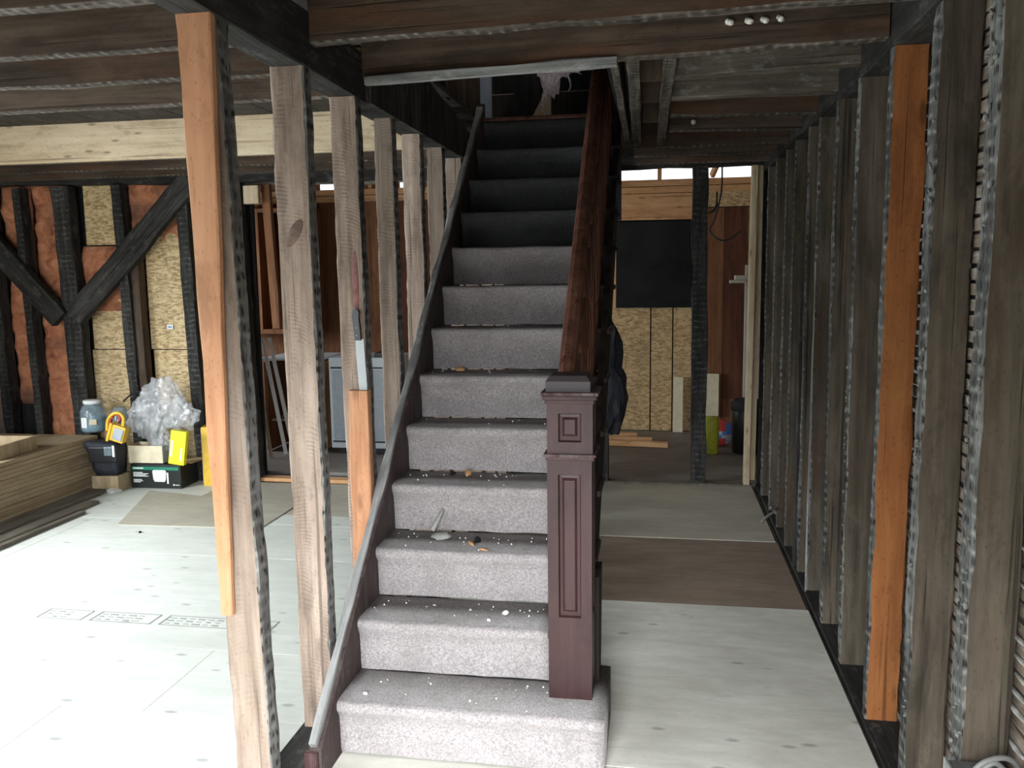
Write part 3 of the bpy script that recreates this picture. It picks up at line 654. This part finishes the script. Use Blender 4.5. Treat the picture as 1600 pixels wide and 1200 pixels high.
# wall stringer (left skirt board)
def zs(y, off): return RISE+(y-Y0)*(RISE/RUN)+off
bm = bmesh.new(); yy0, yy1 = 2.49, 5.42
pts = [(yy0, -.0), (yy0, zs(yy0, .035)), (2.83, zs(2.83, .062)), (4.5, zs(4.5, .078)), (yy1, zs(yy1, .078)), (yy1, zs(yy1, -.28)), (2.95, 0)]
prism('wall_stringer', pts, 'x', -1.122, -1.080, M['stringer_face'], ST)
# dusty grey top edge, broken a little
board('stringer_cap', (-1.106, yy0-.008, zs(yy0, .055)), (-1.104, 5.36, zs(5.36, .092)), .030, .026, (1, 0, 0), M['stringer_top'], ST, seg=46, jit=.007, label='pale dusty top edge of the wall stringer')
prism('stringer_end', [(yy0-.012, 0), (yy0-.012, zs(yy0, .03)), (yy0+.03, zs(yy0, .03)), (yy0+.03, 0)], 'x', -1.135, -1.09, M['mahogany_dust'], ST)
# outer stringer
prism('outer_stringer', [(2.98, .30), (2.98, .56), (5.45, zs(5.45, -.03)), (5.45, zs(5.45, -.32)), (3.10, zs(3.10, -.36))], 'x', -.262, -.235, M['bare_dark'], ST)
prism('outer_stringer', [(3.0, zs(3.0, -.45)), (3.0, zs(3.0, -.06)), (5.45, zs(5.45, -.06)), (5.45, zs(5.45, -.32))], 'x', -.392, -.372, M['bare_dark'], ST)
prism('step_bracket', [(2.93, .0), (2.93, .585), (3.10, .585), (3.05, .28), (2.98, .0)], 'x', -.235, -.20, M['bare_dark'], ST)
span('base_riser', -.190, -.172, 2.70, 3.04, 0, .15, M['bare_dark'], ST)
# newel post
NX, NY, NW = -.288, 2.852, .148
nw = empty('newel_post', (NX, NY, .2)); nw.parent = ST; nw.matrix_parent_inverse = Matrix.Translation((-.74, 2.63, 0)).inverted()
nw['label'] = 'square dark mahogany newel post with recessed panels and stepped cap'
def nbox(name, wx, z0, z1, mat='mahogany', bev=.003, rz=0):
    return box(name, (NX+.001*(z0+z1), NY, (z0+z1)/2), (wx, wx, z1-z0), M[mat], nw, rz, bev)
def framed(z0, z1, w0, w1, pz0, pz1, pw):
    """shaft section with a recessed panel in each of its four faces"""
    bm = bmesh.new()
    for s_ in range(4):
        R = Matrix.Rotation(s_*PI/2, 4, 'Z')
        h0, h1, d = w0/2, w1/2, .011; c0 = pw/2
        def H(z): return h0+(h1-h0)*(z-z0)/(z1-z0)
        V = lambda x, y, z: bm.verts.new(R @ Vector((x, y, z)))
        o_ = [V(-h0, -h0, z0), V(h0, -h0, z0), V(h1, -h1, z1), V(-h1, -h1, z1)]
        a_ = [V(-c0, -H(pz0), pz0), V(c0, -H(pz0), pz0), V(c0, -H(pz1), pz1), V(-c0, -H(pz1), pz1)]
        e_ = .004
        b_ = [V(-c0+e_, -H(pz0)+d, pz0+e_), V(c0-e_, -H(pz0)+d, pz0+e_), V(c0-e_, -H(pz1)+d, pz1-e_), V(-c0+e_, -H(pz1)+d, pz1-e_)]
        q = .013
        c_ = [V(-c0+q, -H(pz0)+d-.001, pz0+q*1.4), V(c0-q, -H(pz0)+d-.001, pz0+q*1.4), V(c0-q, -H(pz1)+d-.001, pz1-q), V(-c0+q, -H(pz1)+d-.001, pz1-q)]
        for i in range(4):
            c_[i].co = c_[i].co
        r_ = .021
        d_ = [V(-c0+r_, -H(pz0)+.003, pz0+r_*1.3), V(c0-r_, -H(pz0)+.003, pz0+r_*1.3), V(c0-r_, -H(pz1)+.003, pz1-r_), V(-c0+r_, -H(pz1)+.003, pz1-r_)]
        for A, B in ((o_, a_), (a_, b_), (b_, c_), (c_, d_)):
            for i in range(4): j = (i+1) % 4; bm.faces.new((A[i], A[j], B[j], B[i]))
        bm.faces.new(d_)
    bmesh.ops.remove_doubles(bm, verts=bm.verts[:], dist=.0002)
    return bm
bm = framed(0, .837, .148, .150, .292, .790, .076); mesh_obj('shaft', bm, M['mahogany'], nw, Matrix.Translation((NX, NY, .2)))
bm = framed(0, .172, .152, .152, .040, .136, .076); mesh_obj('upper_block', bm, M['mahogany'], nw, Matrix.Translation((NX+.002, NY, 1.06)))
nbox('moulding', .164, 1.037, 1.051, bev=.004); nbox('moulding', .176, 1.050, 1.061, 'mahogany_dust', .004)
nbox('moulding', .166, 1.228, 1.243, bev=.005); nbox('moulding', .182, 1.242, 1.257, bev=.005); nbox('moulding', .190, 1.257, 1.268, 'mahogany_dust', .003)
# cap block with sloped shoulders
bm = bmesh.new(); rr = []
for hw, z in ((.074, 0), (.074, .034), (.068, .042), (.060, .052)):
    rr.append([bm.verts.new((sx*hw, sy*hw, z)) for sx, sy in ((-1, -1), (1, -1), (1, 1), (-1, 1))])
for a_, b_ in zip(rr, rr[1:]):
    for i in range(4): bm.faces.new((a_[i], a_[(i+1) % 4], b_[(i+1) % 4], b_[i]))
bm.faces.new(rr[-1]); bm.faces.new(list(reversed(rr[0])))
mesh_obj('cap', bm, M['cap_paint'], nw, Matrix.Translation((NX-.004, NY, 1.268)))
# handrail and balusters
HX = -.322
def hz(y): return 1.20+(y-2.93)*.876
bm = bmesh.new(); prof = [(-.03, -.022), (.03, -.022), (.033, 0), (.028, .022), (.012, .032), (-.012, .032), (-.028, .022), (-.033, 0)]
for y in (2.93, 5.60):
    pass
A = [bm.verts.new((x, 0, z)) for x, z in prof]; Bv = [bm.verts.new((x-.0, 2.62, z+2.62*.876)) for x, z in prof]
for i in range(8): bm.faces.new((A[i], A[(i+1) % 8], Bv[(i+1) % 8], Bv[i]))
bm.faces.new(A); bm.faces.new(list(reversed(Bv)))
mesh_obj('handrail', bm, M['mahogany_worn'], ST, Matrix.Translation((HX, 2.93, hz(2.93))))
for k in range(2, 14):
    for dy in (.05, .165):
        y = Y0+RUN*(k-1)+dy
        if y < 2.96: continue
        z0 = RISE*k; z1 = hz(y)-.02
        if z1 > 3.3: continue
        h = z1-z0; pr = [(.017, 0), (.017, h*.12), (.010, h*.14), (.018, h*.18), (.014, h*.3), (.010, h*.62), (.016, h*.66), (.010, h*.70), (.016, h*.74), (.016, h)]
        lathe('baluster', pr, M['mahogany_worn'], (-.296, y, z0), ST, 8)
# dark newel half-post where the balustrade meets the stairwell trimmer
span('upper_newel', -.36, -.26, 5.34, 5.44, 2.0, 3.5, M['bare_dark'], ST, .004)

# ================================================================== DEBRIS ON THE STAIRS
def step_pt(k, x, dy): return (x, Y0+RUN*(k-1)+dy, RISE*k+.004)
def chip(pt, s, mat, nm, label, cat, group=None):
    bm = bmesh.new(); bmesh.ops.create_icosphere(bm, subdivisions=2, radius=1)
    sd = random.random()*40
    for v in bm.verts:
        v.co *= 1+.45*noise.noise(v.co*1.7+Vector((sd, 0, 0))); v.co = Vector((v.co.x*s[0], v.co.y*s[1], max(v.co.z, -.5)*s[2]))
    o = mesh_obj(nm, bm, mat, None, Matrix.Translation((pt[0], pt[1], pt[2]+s[2]*.45)) @ Matrix.Rotation(random.random()*3, 4, 'Z'), True)
    tag(o, label, cat, group); return o
t_ = tube('broken_stick', smooth_path([(-.905, Y0+RUN*3-.03+.0, .62), (-.885, Y0+RUN*3-.01, .66), (-.868, Y0+RUN*3+.01, .70)], 4), .012, M['plaster'], r2=.007)
tag(t_, 'short pale plaster stick leaning on the left of the third step', 'debris')
chip(step_pt(3, -.86, .16), (.04, .03, .016), M['plaster'], 'plaster_lump', 'crumbled grey plaster lump at the foot of the pale stick', 'debris')
chip(step_pt(3, -.72, .10), (.034, .010, .005), M['leaf'], 'wood_splinter', 'thin tan splinter in the middle of the third step', 'debris')
chip(step_pt(3, -.70, .12), (.016, .006, .018), M['char'], 'dark_splinter', 'small dark splinter standing beside the tan splinter', 'debris')
chip(step_pt(3, -.655, .03), (.020, .007, .004), M['leaf'], 'wood_splinter', 'tan splinter on the nosing of the third step', 'debris')
chip(step_pt(4, -.80, .20), (.034, .015, .014), M['leaf'], 'dry_leaf', 'curled orange leaf against the fourth step riser', 'leaf')
chip(step_pt(4, -.87, .20), (.022, .010, .006), M['char'], 'dark_splinter', 'dark curled splinter left of the leaf on the fourth step', 'debris')
chip(step_pt(6, -.93, .17), (.026, .015, .012), M['leaf'], 'dry_leaf', 'crumpled tan leaf at the left of the sixth step', 'leaf')
chip(step_pt(4, -.42, .1), (.018, .006, .006), M['chip'], 'plaster_chip', 'small white chip near the newel on the fourth step', 'debris')
chip(step_pt(2, -.55, .13), (.014, .009, .010), M['chip'], 'plaster_chip', 'white chip on the second step left of the newel, larger of two', 'debris')
chip(step_pt(2, -.60, .06), (.008, .006, .006), M['chip'], 'plaster_chip', 'tiny white chip nearer the nosing of the second step', 'debris')
chip(step_pt(1, -1.0, .07), (.012, .008, .006), M['chip'], 'plaster_chip', 'white chip at the left end of the lowest step', 'debris')
bm = bmesh.new(); rg = random.Random(3)
for k in range(1, 8):
    for i in range(26 if k < 5 else 8):
        x = rg.uniform(XL+.02, -.2 if k == 1 else XR); s_ = rg.uniform(.0012, .004)
        if k == 1 and -.37 < x < -.2: continue
        p = step_pt(k, x, rg.choice((rg.uniform(.02, .2), rg.uniform(.15, .22))))
        bmesh.ops.create_icosphere(bm, subdivisions=1, radius=s_, matrix=Matrix.Translation(p))
gr = mesh_obj('plaster_grit', bm, M['chip']); tag(gr, 'fine white plaster grit scattered over the carpeted treads', 'grit', kind='stuff')

# ================================================================== THINGS: LEFT ROOM
# lumber stack along the left side
ls = tag(empty('lumber_stack', (-4.9, 4.2, 0)), 'long tan stack of boards lying along the left side of the room', 'lumber stack')
nl_ = 13
for i in range(nl_):
    z = .0+i*.032
    for j in range(2):
        xx = -4.455-j*.56+random.uniform(-.005, .005)
        board('plank', (xx-.27, 2.4+random.uniform(0, .2), z+.0155), (xx-.28, 6.12+random.uniform(-.05, .04), z+.0155), .54, .0305, (1, 0, 0), M['stack'], ls, seg=3, jit=.002)
for i, (x, y0, y1, wd) in enumerate(((-4.30, 3.0, 5.9, .16), (-4.13, 2.6, 5.62, .11), (-4.02, 3.0, 5.35, .05))):
    b_ = board('floor_board', (x, y0, .012+.012*(i == 0)), (x-.03, y1, .012+.012*(i == 0)), wd, .022, (1, 0, 0), M['floorboard'], seg=8, jit=.005)
    tag(b_, ['wide grey board on the floor against the lumber stack', 'middle grey board lying beside the lumber stack', 'narrow grey strip, outermost of the boards beside the stack'][i], 'board', 'grey boards beside the lumber stack')
wbx = tag(empty('open_wooden_box', (-4.84, 5.34, .418), .08), 'shallow open wooden box sitting on the lumber stack', 'box')
def sub(parent, name, c, s, mat, bev=.002, rz=0):
    """box in the parent's own axes"""
    bm = bmesh.new(); bm_box(bm, (0, 0, 0), s, 0, 0, bev); o = mesh_obj(name, bm, mat if isinstance(mat, tuple) else M[mat])
    o.parent = parent; o.location = c; o.rotation_euler = (0, 0, rz); return o
sub(wbx, 'front_board', (0, -.20, .05), (.62, .02, .10), 'stack'); sub(wbx, 'back_board', (0, .20, .05), (.62, .02, .10), 'stack')
sub(wbx, 'side_board', (-.30, 0, .05), (.02, .38, .10), 'stack'); sub(wbx, 'side_board', (.30, 0, .05), (.02, .38, .10), 'stack'); sub(wbx, 'bottom_board', (0, 0, .008), (.6, .38, .014), 'card')
off = tag(empty('painted_offcut', (-4.62, 4.72, .418), .1), 'small offcut with a pale turquoise end lying on the stack', 'offcut')
sub(off, 'wood_piece', (0, 0, .028), (.10, .12, .055), 'pine'); sub(off, 'painted_end', (-.09, 0, .028), (.08, .121, .056), 'blue')
# glass jar
jar = tag(empty('glass_jar', (-4.60, 6.30, .418)), 'large clear jar with a white lid and paper label on the stack end', 'jar')
def kid(o, p, loc=(0, 0, 0), rot=(0, 0, 0)): o.parent = p; o.matrix_parent_inverse = Matrix(); o.location = loc; o.rotation_euler = rot; return o
kid(lathe('jar_body', [(.085, 0), (.098, .01), (.10, .03), (.10, .17), (.085, .205), (.065, .225), (.065, .235)], M['glass'], (0, 0, 0)), jar)
kid(lathe('jar_contents', [(.088, .006), (.092, .02), (.092, .115), (.03, .13)], M['blue'], (0, 0, 0)), jar)
kid(lathe('lid', [(.070, .232), (.072, .236), (.072, .258), (.066, .262)], M['paper'], (0, 0, 0)), jar)
sub(jar, 'paper_label', (-.015, -.101, .085), (.05, .004, .085), 'paper'); sub(jar, 'paper_label', (.055, -.088, .09), (.055, .004, .045), 'card_pale', rz=.5)
# bucket-like second jar behind
j2 = lathe('clear_jug', [(.07, 0), (.075, .02), (.075, .15), (.05, .18), (.045, .2)], M['glass'], (-4.38, 6.33, .418)); tag(j2, 'low cloudy plastic jug right of the large jar', 'jug')
rc = tube('red_cable_coil', smooth_path([(-4.40, 6.18, .43), (-4.36, 6.2, .55), (-4.33, 6.2, .58), (-4.28, 6.19, .55), (-4.30, 6.17, .48), (-4.25, 6.17, .43)], 6), .012, M['ballred']); tag(rc, 'dark red cable loop behind the yellow padlock shape', 'cable')
ck = tube('power_cable', smooth_path([(-4.36, 6.36, .66), (-4.24, 6.35, .74), (-4.12, 6.35, .72), (-4.06, 6.36, .60), (-4.2, 6.37, .3), (-4.22, 6.37, .02)], 6), .007, M['cable']); tag(ck, 'black cable arching against the strand board behind the tool bag', 'cable')
# tool bag
tb = tag(empty('tool_bag', (-4.275, 6.03, .13), .12), 'black nylon tool bag slumped against the end of the lumber stack', 'bag')
bm = bmesh.new(); bm_box(bm, (0, 0, .13), (.26, .22, .26)); bmesh.ops.subdivide_edges(bm, edges=bm.edges[:], cuts=4, use_grid_fill=True)
for v in bm.verts:
    n_ = noise.noise(v.co*9)*.022; f = v.co.z/.26
    v.co.x *= .66+.34*f; v.co.x += -.04*f; v.co.y *= .6+.2*f; v.co += v.co.normalized()*n_
o = mesh_obj('bag_body', bm, M['navy'], smooth=True); kid(o, tb)
sub(tb, 'flap', (-.02, -.088, .17), (.22, .016, .12), 'black', .006); sub(tb, 'clear_pocket', (.03, -.099, .2), (.06, .006, .07), 'glass'); sub(tb, 'pocket_strip', (.075, -.1, .2), (.018, .006, .09), 'paper')
bs_ = box('bag_support_board', (-4.285, 6.04, .065), (.22, .2, .128), M['stack'], rz=.05, bev=.004); tag(bs_, 'tan wood block under the tool bag', 'block')
# yellow clamp lamp shaped like a padlock
pl_ = tag(empty('yellow_battery_lamp', (-4.19, 6.00, .395), 0), 'yellow battery lamp with a hooped handle resting on the tool bag', 'lamp')
for nm, c, s, m in (('lamp_body', (.0, 0, .07), (.11, .07, .13), 'yellow2'), ('lens_panel', (.008, -.038, .07), (.075, .008, .095), 'grey_panel'), ('side_rib', (-.065, -.005, .065), (.022, .075, .15), 'yellow2')):
    sub(pl_, nm, c, s, m, .006)
h_ = tube('handle', smooth_path([(-.10, 0, .06), (-.115, 0, .14), (-.09, 0, .20), (-.045, 0, .225), (.0, 0, .20), (.015, 0, .13)], 6), .013, M['yellow2']); h_.parent = pl_
pl_.rotation_euler = (0, .32, .1)
# black and green appliance carton
bx = tag(empty('appliance_carton', (-3.95, 6.235, .0), .02), 'black and green carton printed with a white measuring jug, lid flap open', 'box')
sub(bx, 'carton_body', (0, 0, .095), (.43, .26, .19), 'boxblack'); sub(bx, 'green_band', (.0, -.1315, .162), (.40, .003, .026), 'green')
sub(bx, 'lid_flap', (.17, .05, .197), (.24, .2, .006), 'card', 0, -.1); sub(bx, 'dark_top', (-.05, 0, .1925), (.32, .25, .004), 'black', 0)
for i, (l, z) in enumerate(((.09, .163), (.08, .128), (.13, .118), (.11, .108), (.13, .098), (.07, .07), (.08, .06), (.06, .05))): sub(bx, 'printed_line', (-.19+l/2, -.1335, z), (l, .002, .005 if i else .009), 'paper', 0)
pr = kid(lathe('printed_jug', [(.045, 0), (.055, .02), (.06, .085), (.05, .095)], M['paper'], (0, 0, 0), seg=16), bx, (.035, -.1335, .055)); pr.scale = (1, .04, 1)
sub(bx, 'printed_jug_handle', (.105, -.1335, .085), (.014, .002, .09), 'paper', 0, 0); sub(bx, 'printed_mark', (.155, -.1335, .032), (.012, .002, .012), 'paper', 0); sub(bx, 'printed_mark', (.185, -.1335, .031), (.035, .002, .005), 'paper', 0)
# small open carton on it
oc = tag(empty('small_open_carton', (-4.035, 6.20, .2015), .03), 'small pale open carton holding plastic film on the black carton', 'box')
sub(oc, 'front_panel', (0, -.08, .07), (.29, .006, .14), 'card_pale', 0); sub(oc, 'back_panel', (0, .08, .07), (.29, .006, .14), 'card_pale', 0)
sub(oc, 'side_panel', (-.145, 0, .07), (.006, .16, .14), 'card', 0); sub(oc, 'side_panel', (.145, 0, .07), (.006, .16, .14), 'grey_panel', 0); sub(oc, 'bottom_panel', (0, 0, .004), (.28, .155, .006), 'card_pale', 0)
# bunched clear plastic
def crumple(name, lobes, mat, amp=.25, freq=6, sub_=3):
    bm = bmesh.new()
    for (c, s) in lobes:
        r = bmesh.ops.create_icosphere(bm, subdivisions=sub_, radius=1)
        for v in r['verts']:
            d = 1+amp*noise.noise(v.co*2.3+Vector(c)*7)+amp*.6*abs(noise.noise(v.co*freq+Vector(c)*3))-amp*.35*abs(noise.noise(v.co*freq*1.9+Vector(c)*5))
            v.co = Vector((v.co.x*s[0]*d+c[0], v.co.y*s[1]*d+c[1], v.co.z*s[2]*d+c[2]))
    return mesh_obj(name, bm, mat)
pb = crumple('plastic_film_bundle', [((0, 0, .40), (.19, .08, .20)), ((-.17, .01, .28), (.12, .07, .14)), ((.15, .01, .32), (.15, .06, .12)), ((-.05, 0, .15), (.09, .045, .17)), ((.0, 0, .06), (.07, .04, .06))], M['film'], .42, 3.2, 5)
pb.location = (-3.93, 6.215, .26)
for p_ in pb.data.polygons: p_.use_smooth = True
_ = tag(pb, 'big crumpled bundle of clear plastic film rising from the small carton', 'plastic film')
yb = tag(empty('yellow_box', (-3.745, 6.075, .2015), -.0), 'bright fluorescent yellow slim box leaning in front of the plastic film', 'box')
yb.rotation_euler = (0, .15, .1); sub(yb, 'box_body', (0, .02, .14), (.125, .05, .27), 'yellow', .002); sub(yb, 'printed_strip', (-.045, -.0065, .13), (.016, .003, .13), 'paper', 0); sub(yb, 'printed_strip', (.035, -.0065, .09), (.014, .003, .10), 'paper', 0)
y2 = tag(empty('amber_box', (-3.545, 6.30, .0), .3), 'worn amber yellow box behind the fluorescent one', 'box'); sub(y2, 'box_body', (0, 0, .24), (.15, .12, .48), 'yellow2'); sub(y2, 'side_face', (-.078, 0, .24), (.004, .11, .45), 'card'); 
pf = crumple('plastic_scrap', [((0, 0, .02), (.06, .05, .02))], M['film'], .4, 5, 2); pf.location = (-4.18, 5.90, 0.005); tag(pf, 'flat scrap of clear film on the floor left of the carton', 'plastic film')
fs = chip((-3.30, 5.25, .0), (.012, .008, .008), M['char'], 'wood_chip', 'small dark chip alone on the pale floor of the left room', 'debris')
fs.location = (-3.36, 4.98, .004)

# knife stuck upright behind the short orange board
kn = tag(empty('kitchen_knife', (-1.148, 3.218, 1.21), 0), 'long steel kitchen knife with a dark riveted handle standing behind the short orange board', 'knife')
o = prism('blade', [(-.018, -.06), (.010, -.06), (.012, .02), (.008, .10), (.004, .20), (-.030, .20), (-.026, .08)], 'y', -.0012, .0012, M['steel']); 
o.parent = kn
o = prism('handle', [(-.030, .195), (-.006, .195), (-.008, .24), (-.012, .285), (-.010, .306), (-.018, .318), (-.034, .314), (-.038, .29), (-.034, .25)], 'y', -.009, .009, M['black']); o.parent = kn
for dz in (.215, .245): 
    o = kid(lathe('rivet', [(.003, -.0005), (.003, .0005)], M['steel'], (0, 0, 0), seg=8), kn, (-.021, -.0095, dz), (PI/2, 0, 0))

# ================================================================== THINGS: KITCHEN
ap = tag(empty('white_appliance', (-2.72, 7.86, .0)), 'white kitchen appliance with a blue grey door behind the left studs', 'appliance')
sub(ap, 'cabinet', (0, 0, .48), (.66, .55, .86), 'white', .008); sub(ap, 'door_panel', (0, -.28, .46), (.60, .012, .66), 'grey_panel', .004); sub(ap, 'black_gap', (0, -.278, .815), (.62, .012, .016), 'black', 0)
sub(ap, 'black_gap', (0, -.278, .115), (.62, .012, .014), 'black', 0); sub(ap, 'kick_plate', (0, -.279, .085), (.62, .014, .04), 'white', .003); sub(ap, 'feet_rail', (0, 0, .025), (.55, .45, .05), 'black', 0)
cn = tag(empty('counter_unit', (-3.42, 7.86, 0)), 'low cabinet carcass with a white worktop edge left of the appliance', 'cabinet')
sub(cn, 'worktop', (0, 0, .895), (.60, .6, .022), 'white', .002); sub(cn, 'side_panel', (.24, -.02, .44), (.10, .5, .85), 'pine_warm'); sub(cn, 'side_panel', (-.27, -.02, .44), (.03, .5, .85), 'panel_brown'); sub(cn, 'back_panel', (0, .24, .44), (.5, .02, .85), 'panel_brown'); sub(cn, 'shelf', (0, 0, .3), (.5, .45, .02), 'card')
kt = tag(empty('black_kettle', (-2.92, 7.80, .911)), 'dark rounded kettle on top of the white appliance', 'kettle')
kid(lathe('kettle_body', [(.06, 0), (.07, .02), (.065, .07), (.04, .1), (.012, .11)], M['black'], (0, 0, 0)), kt)
h_ = tube('kettle_handle', smooth_path([(-.05, 0, .08), (-.03, 0, .14), (.03, 0, .14), (.05, 0, .08)], 4), .007, M['galv']); h_.parent = kt
tv = span('dark_tray', -2.62, -2.45, 7.65, 8.0, .911, .95, M['black'], None, .004); tag(tv, 'flat black tray beside the kettle on the appliance', 'tray')
for i, (a, b, lb) in enumerate((((-3.43, 7.40, .02), (-3.66, 7.50, 1.10), 'long white metal strip leaning in the kitchen, left of the pair'), ((-3.36, 7.42, .02), (-3.60, 7.52, 1.10), 'long white metal strip leaning in the kitchen, right of the pair'))):
    o = board('leaning_strip', a, b, .035, .012, (1, 0, 0), M['chip'], seg=2, jit=0, ch=.001); tag(o, lb, 'metal strip', 'white strips leaning in the kitchen')
o = board('leaning_batten', (-3.53, 7.3, .0), (-3.66, 7.42, .62), .03, .015, (1, 0, 0), M['pine'], seg=2, jit=0, ch=.001); tag(o, 'short thin pine batten leaning left of the white strips', 'batten')
cbt = tag(empty('wall_cabinet', (-4.1, 8.90, 1.05)), 'brown open wall cabinet frame seen between the left studs', 'cabinet')
for x in (-.42, -.18, .10, .42): sub(cbt, 'upright', (x, 0, .68), (.05, .3, 1.30), 'panel_brown')
sub(cbt, 'bottom_shelf', (0, 0, .03), (.9, .32, .05), 'panel_brown'); sub(cbt, 'top_shelf', (0, 0, 1.33), (.9, .32, .04), 'panel_brown'); sub(cbt, 'back_panel', (0, .14, .68), (.86, .015, 1.28), 'panel_red')
# boards on the floor at the far wall
for i, (a, b, h, lb) in enumerate((((-.70, 8.22, .03), (.10, 8.15, .03), .05, 'pine length on the kitchen floor, nearest of the small pile'), ((-.75, 8.40, .03), (-.05, 8.36, .03), .06, 'middle pine length in the kitchen floor pile'), ((-.80, 8.62, .03), (-.20, 8.60, .03), .05, 'farthest pine length in the kitchen floor pile'))):
    o = board('pine_offcut', a, b, .06, h, (0, 1, 0), M['pine_warm'], seg=3, jit=.002); tag(o, lb, 'board', 'pine lengths on the kitchen floor')
cy = tag(lathe('lime_cylinder', [(.06, 0), (.066, .01), (.066, .30), (.058, .34)], M['lime'], (.49, 7.95, .0)), 'lime yellow plastic cylinder standing right of the dark post', 'canister')
bl = tag(empty('beach_ball', (.60, 8.30, .13)), 'small red and blue ball beside the lime cylinder', 'ball')
bm = bmesh.new(); bmesh.ops.create_uvsphere(bm, u_segments=18, v_segments=12, radius=.13)
for f in bm.faces:
    a = math.atan2(f.calc_center_median().z, f.calc_center_median().x); f.material_index = int((a+PI)/(PI/3)) % 3
o = mesh_obj('ball_skin', bm, (M['ballblue'], M['ballred'], M['grey_panel']), smooth=True); o.parent = bl
b2 = tag(empty('dark_bin', (.80, 8.0, 0)), 'dark bin with an overhanging liner beside the pine door jamb', 'bin')
kid(lathe('bin_body', [(.10, 0), (.12, .01), (.13, .42), (.12, .44)], M['black'], (0, 0, 0)), b2); kid(lathe('bin_liner', [(.135, .40), (.14, .41), (.138, .47), (.11, .50), (.05, .49)], M['navy'], (0, 0, 0)), b2)
pw = span('pale_board', .40, .62, 8.96, 8.985, .18, .62, M['card_pale'], None, .002); tag(pw, 'pale square board leaning behind the lime cylinder', 'board')
pw2 = span('pale_board', .16, .26, 8.99, 9.01, .0, .58, M['card_pale'], None, .002); tag(pw2, 'pale narrow board leaning left of the dark post', 'board')
# dark coat hanging at the hall end left side
ct = crumple('hanging_coat', [((0, 0, -.20), (.10, .06, .28)), ((.02, 0, -.55), (.13, .07, .30))], M['navy'], .3, 3, 3); ct.location = (-.38, 6.64, 1.25); tag(ct, 'dark coat hanging on the post at the left of the hall end', 'coat')
bc = box('blue_cloth', (-.335, 6.695, 2.26), (.10, .03, .40), M['blue_dark'], bev=.006); tag(bc, 'dark blue cloth strip hanging beside the balusters', 'cloth')
# cable looping by the dark post
o = tube('hanging_cable', smooth_path([(.46, 6.70, 2.46), (.455, 6.68, 2.25), (.41, 6.68, 2.05), (.375, 6.69, 1.97), (.44, 6.67, 1.90), (.52, 6.68, 1.90), (.60, 6.67, 1.96)], 6), .007, M['cable']); tag(o, 'thin black cable looping from the header past the dark post', 'cable')
o = tube('cable_stub', smooth_path([(.365, 6.72, 2.10), (.41, 6.72, 2.12), (.43, 6.73, 2.17)], 5), .009, M['cable']); tag(o, 'short black cable stub on the dark post near the top', 'cable')

# ================================================================== THINGS: HALL, CEILING
for i, (x, z, lb) in enumerate(((.228, 2.524, 'first'), (.294, 2.524, 'second'), (.346, 2.524, 'third'), (.397, 2.526, 'fourth'))):
    o = lathe('porcelain_knob', [(.009, 0), (.016, .008), (.016, .018), (.011, .022), (.016, .028), (.012, .044)], M['porcelain'], None, seg=12, mw=Matrix.Translation((x, 3.212, z)) @ Matrix.Rotation(PI/2+.5, 4, 'X') @ Matrix.Rotation(.5, 4, 'Y') @ Matrix.Scale(.72, 4))
    tag(o, f'small white porcelain wiring knob on the header joist, {lb} from the left', 'wiring knob', 'porcelain knobs on the header joist')
o = lathe('porcelain_knob', [(.008, 0), (.014, .008), (.014, .02), (.009, .03)], M['porcelain'], None, seg=10, mw=Matrix.Translation((.18, 4.93, 2.47)) @ Matrix.Rotation(PI/2, 4, 'X')); tag(o, 'single small white porcelain knob on a rear joist in the shade', 'wiring knob')
# insulation rag at the head of the stairs
rg_ = tag(empty('hanging_insulation', (-.675, 5.75, 3.16)), 'torn pale pink insulation hanging above the head of the stairs', 'insulation')
o = crumple('torn_sheet', [((-.03, 0, -.12), (.085, .03, .19)), ((.07, 0, -.12), (.09, .03, .095)), ((-.06, 0, -.22), (.025, .02, .12)), ((.0, 0, .05), (.06, .03, .12))], M['rag'], .6, 5, 3); o.parent = rg_
for pts in ([(.08, 0, -.15), (.12, 0, -.19), (.17, .0, -.22)], [(.05, 0, -.17), (.085, 0, -.23), (.10, 0, -.29), (.085, 0, -.32)], [(-.08, 0, -.33), (-.085, -.01, -.42), (-.07, -.02, -.47)], [(-.04, 0, -.22), (-.045, 0, -.31), (-.06, 0, -.37)]):
    t_ = tube('strand', smooth_path(pts, 4), .009, M['rag'], r2=.003); t_.parent = rg_
# wires at the foot of the right wall
for i, (pts, lb) in enumerate(((((.80, 5.72, .06), (.76, 5.66, .09), (.70, 5.60, .07), (.67, 5.58, .04)), 'bent cable end poking out at the foot of the right wall, lower one'), (((.80, 5.62, .04), (.75, 5.6, .12), (.72, 5.55, .15)), 'bent cable end poking out at the foot of the right wall, upper one'))):
    o = tube('cable_end', smooth_path(pts, 6), .009, M['cable_grey']); tag(o, lb, 'cable')
# junction box with two cable loops
jb = tag(empty('junction_box', (.79, 2.15, .345)), 'grey metal junction box with two cable loops low between the near right studs', 'junction box')
sub(jb, 'metal_box', (0, -.03, .04), (.13, .09, .09), 'metalbox', .004)
for k in range(2):
    t_ = tube('cable_loop', smooth_path([(-.03+.012*k, -.04, .08), (.0+.02*k, -.04, .115), (.05, -.03, .125-.03*k), (.09, -.01, .09-.03*k), (.10, .0, .02)], 6), .007, M['cable_grey']); t_.parent = jb
sub(jb, 'mounting_edge', (-.07, -.03, .045), (.006, .1, .09), 'galv', .001)
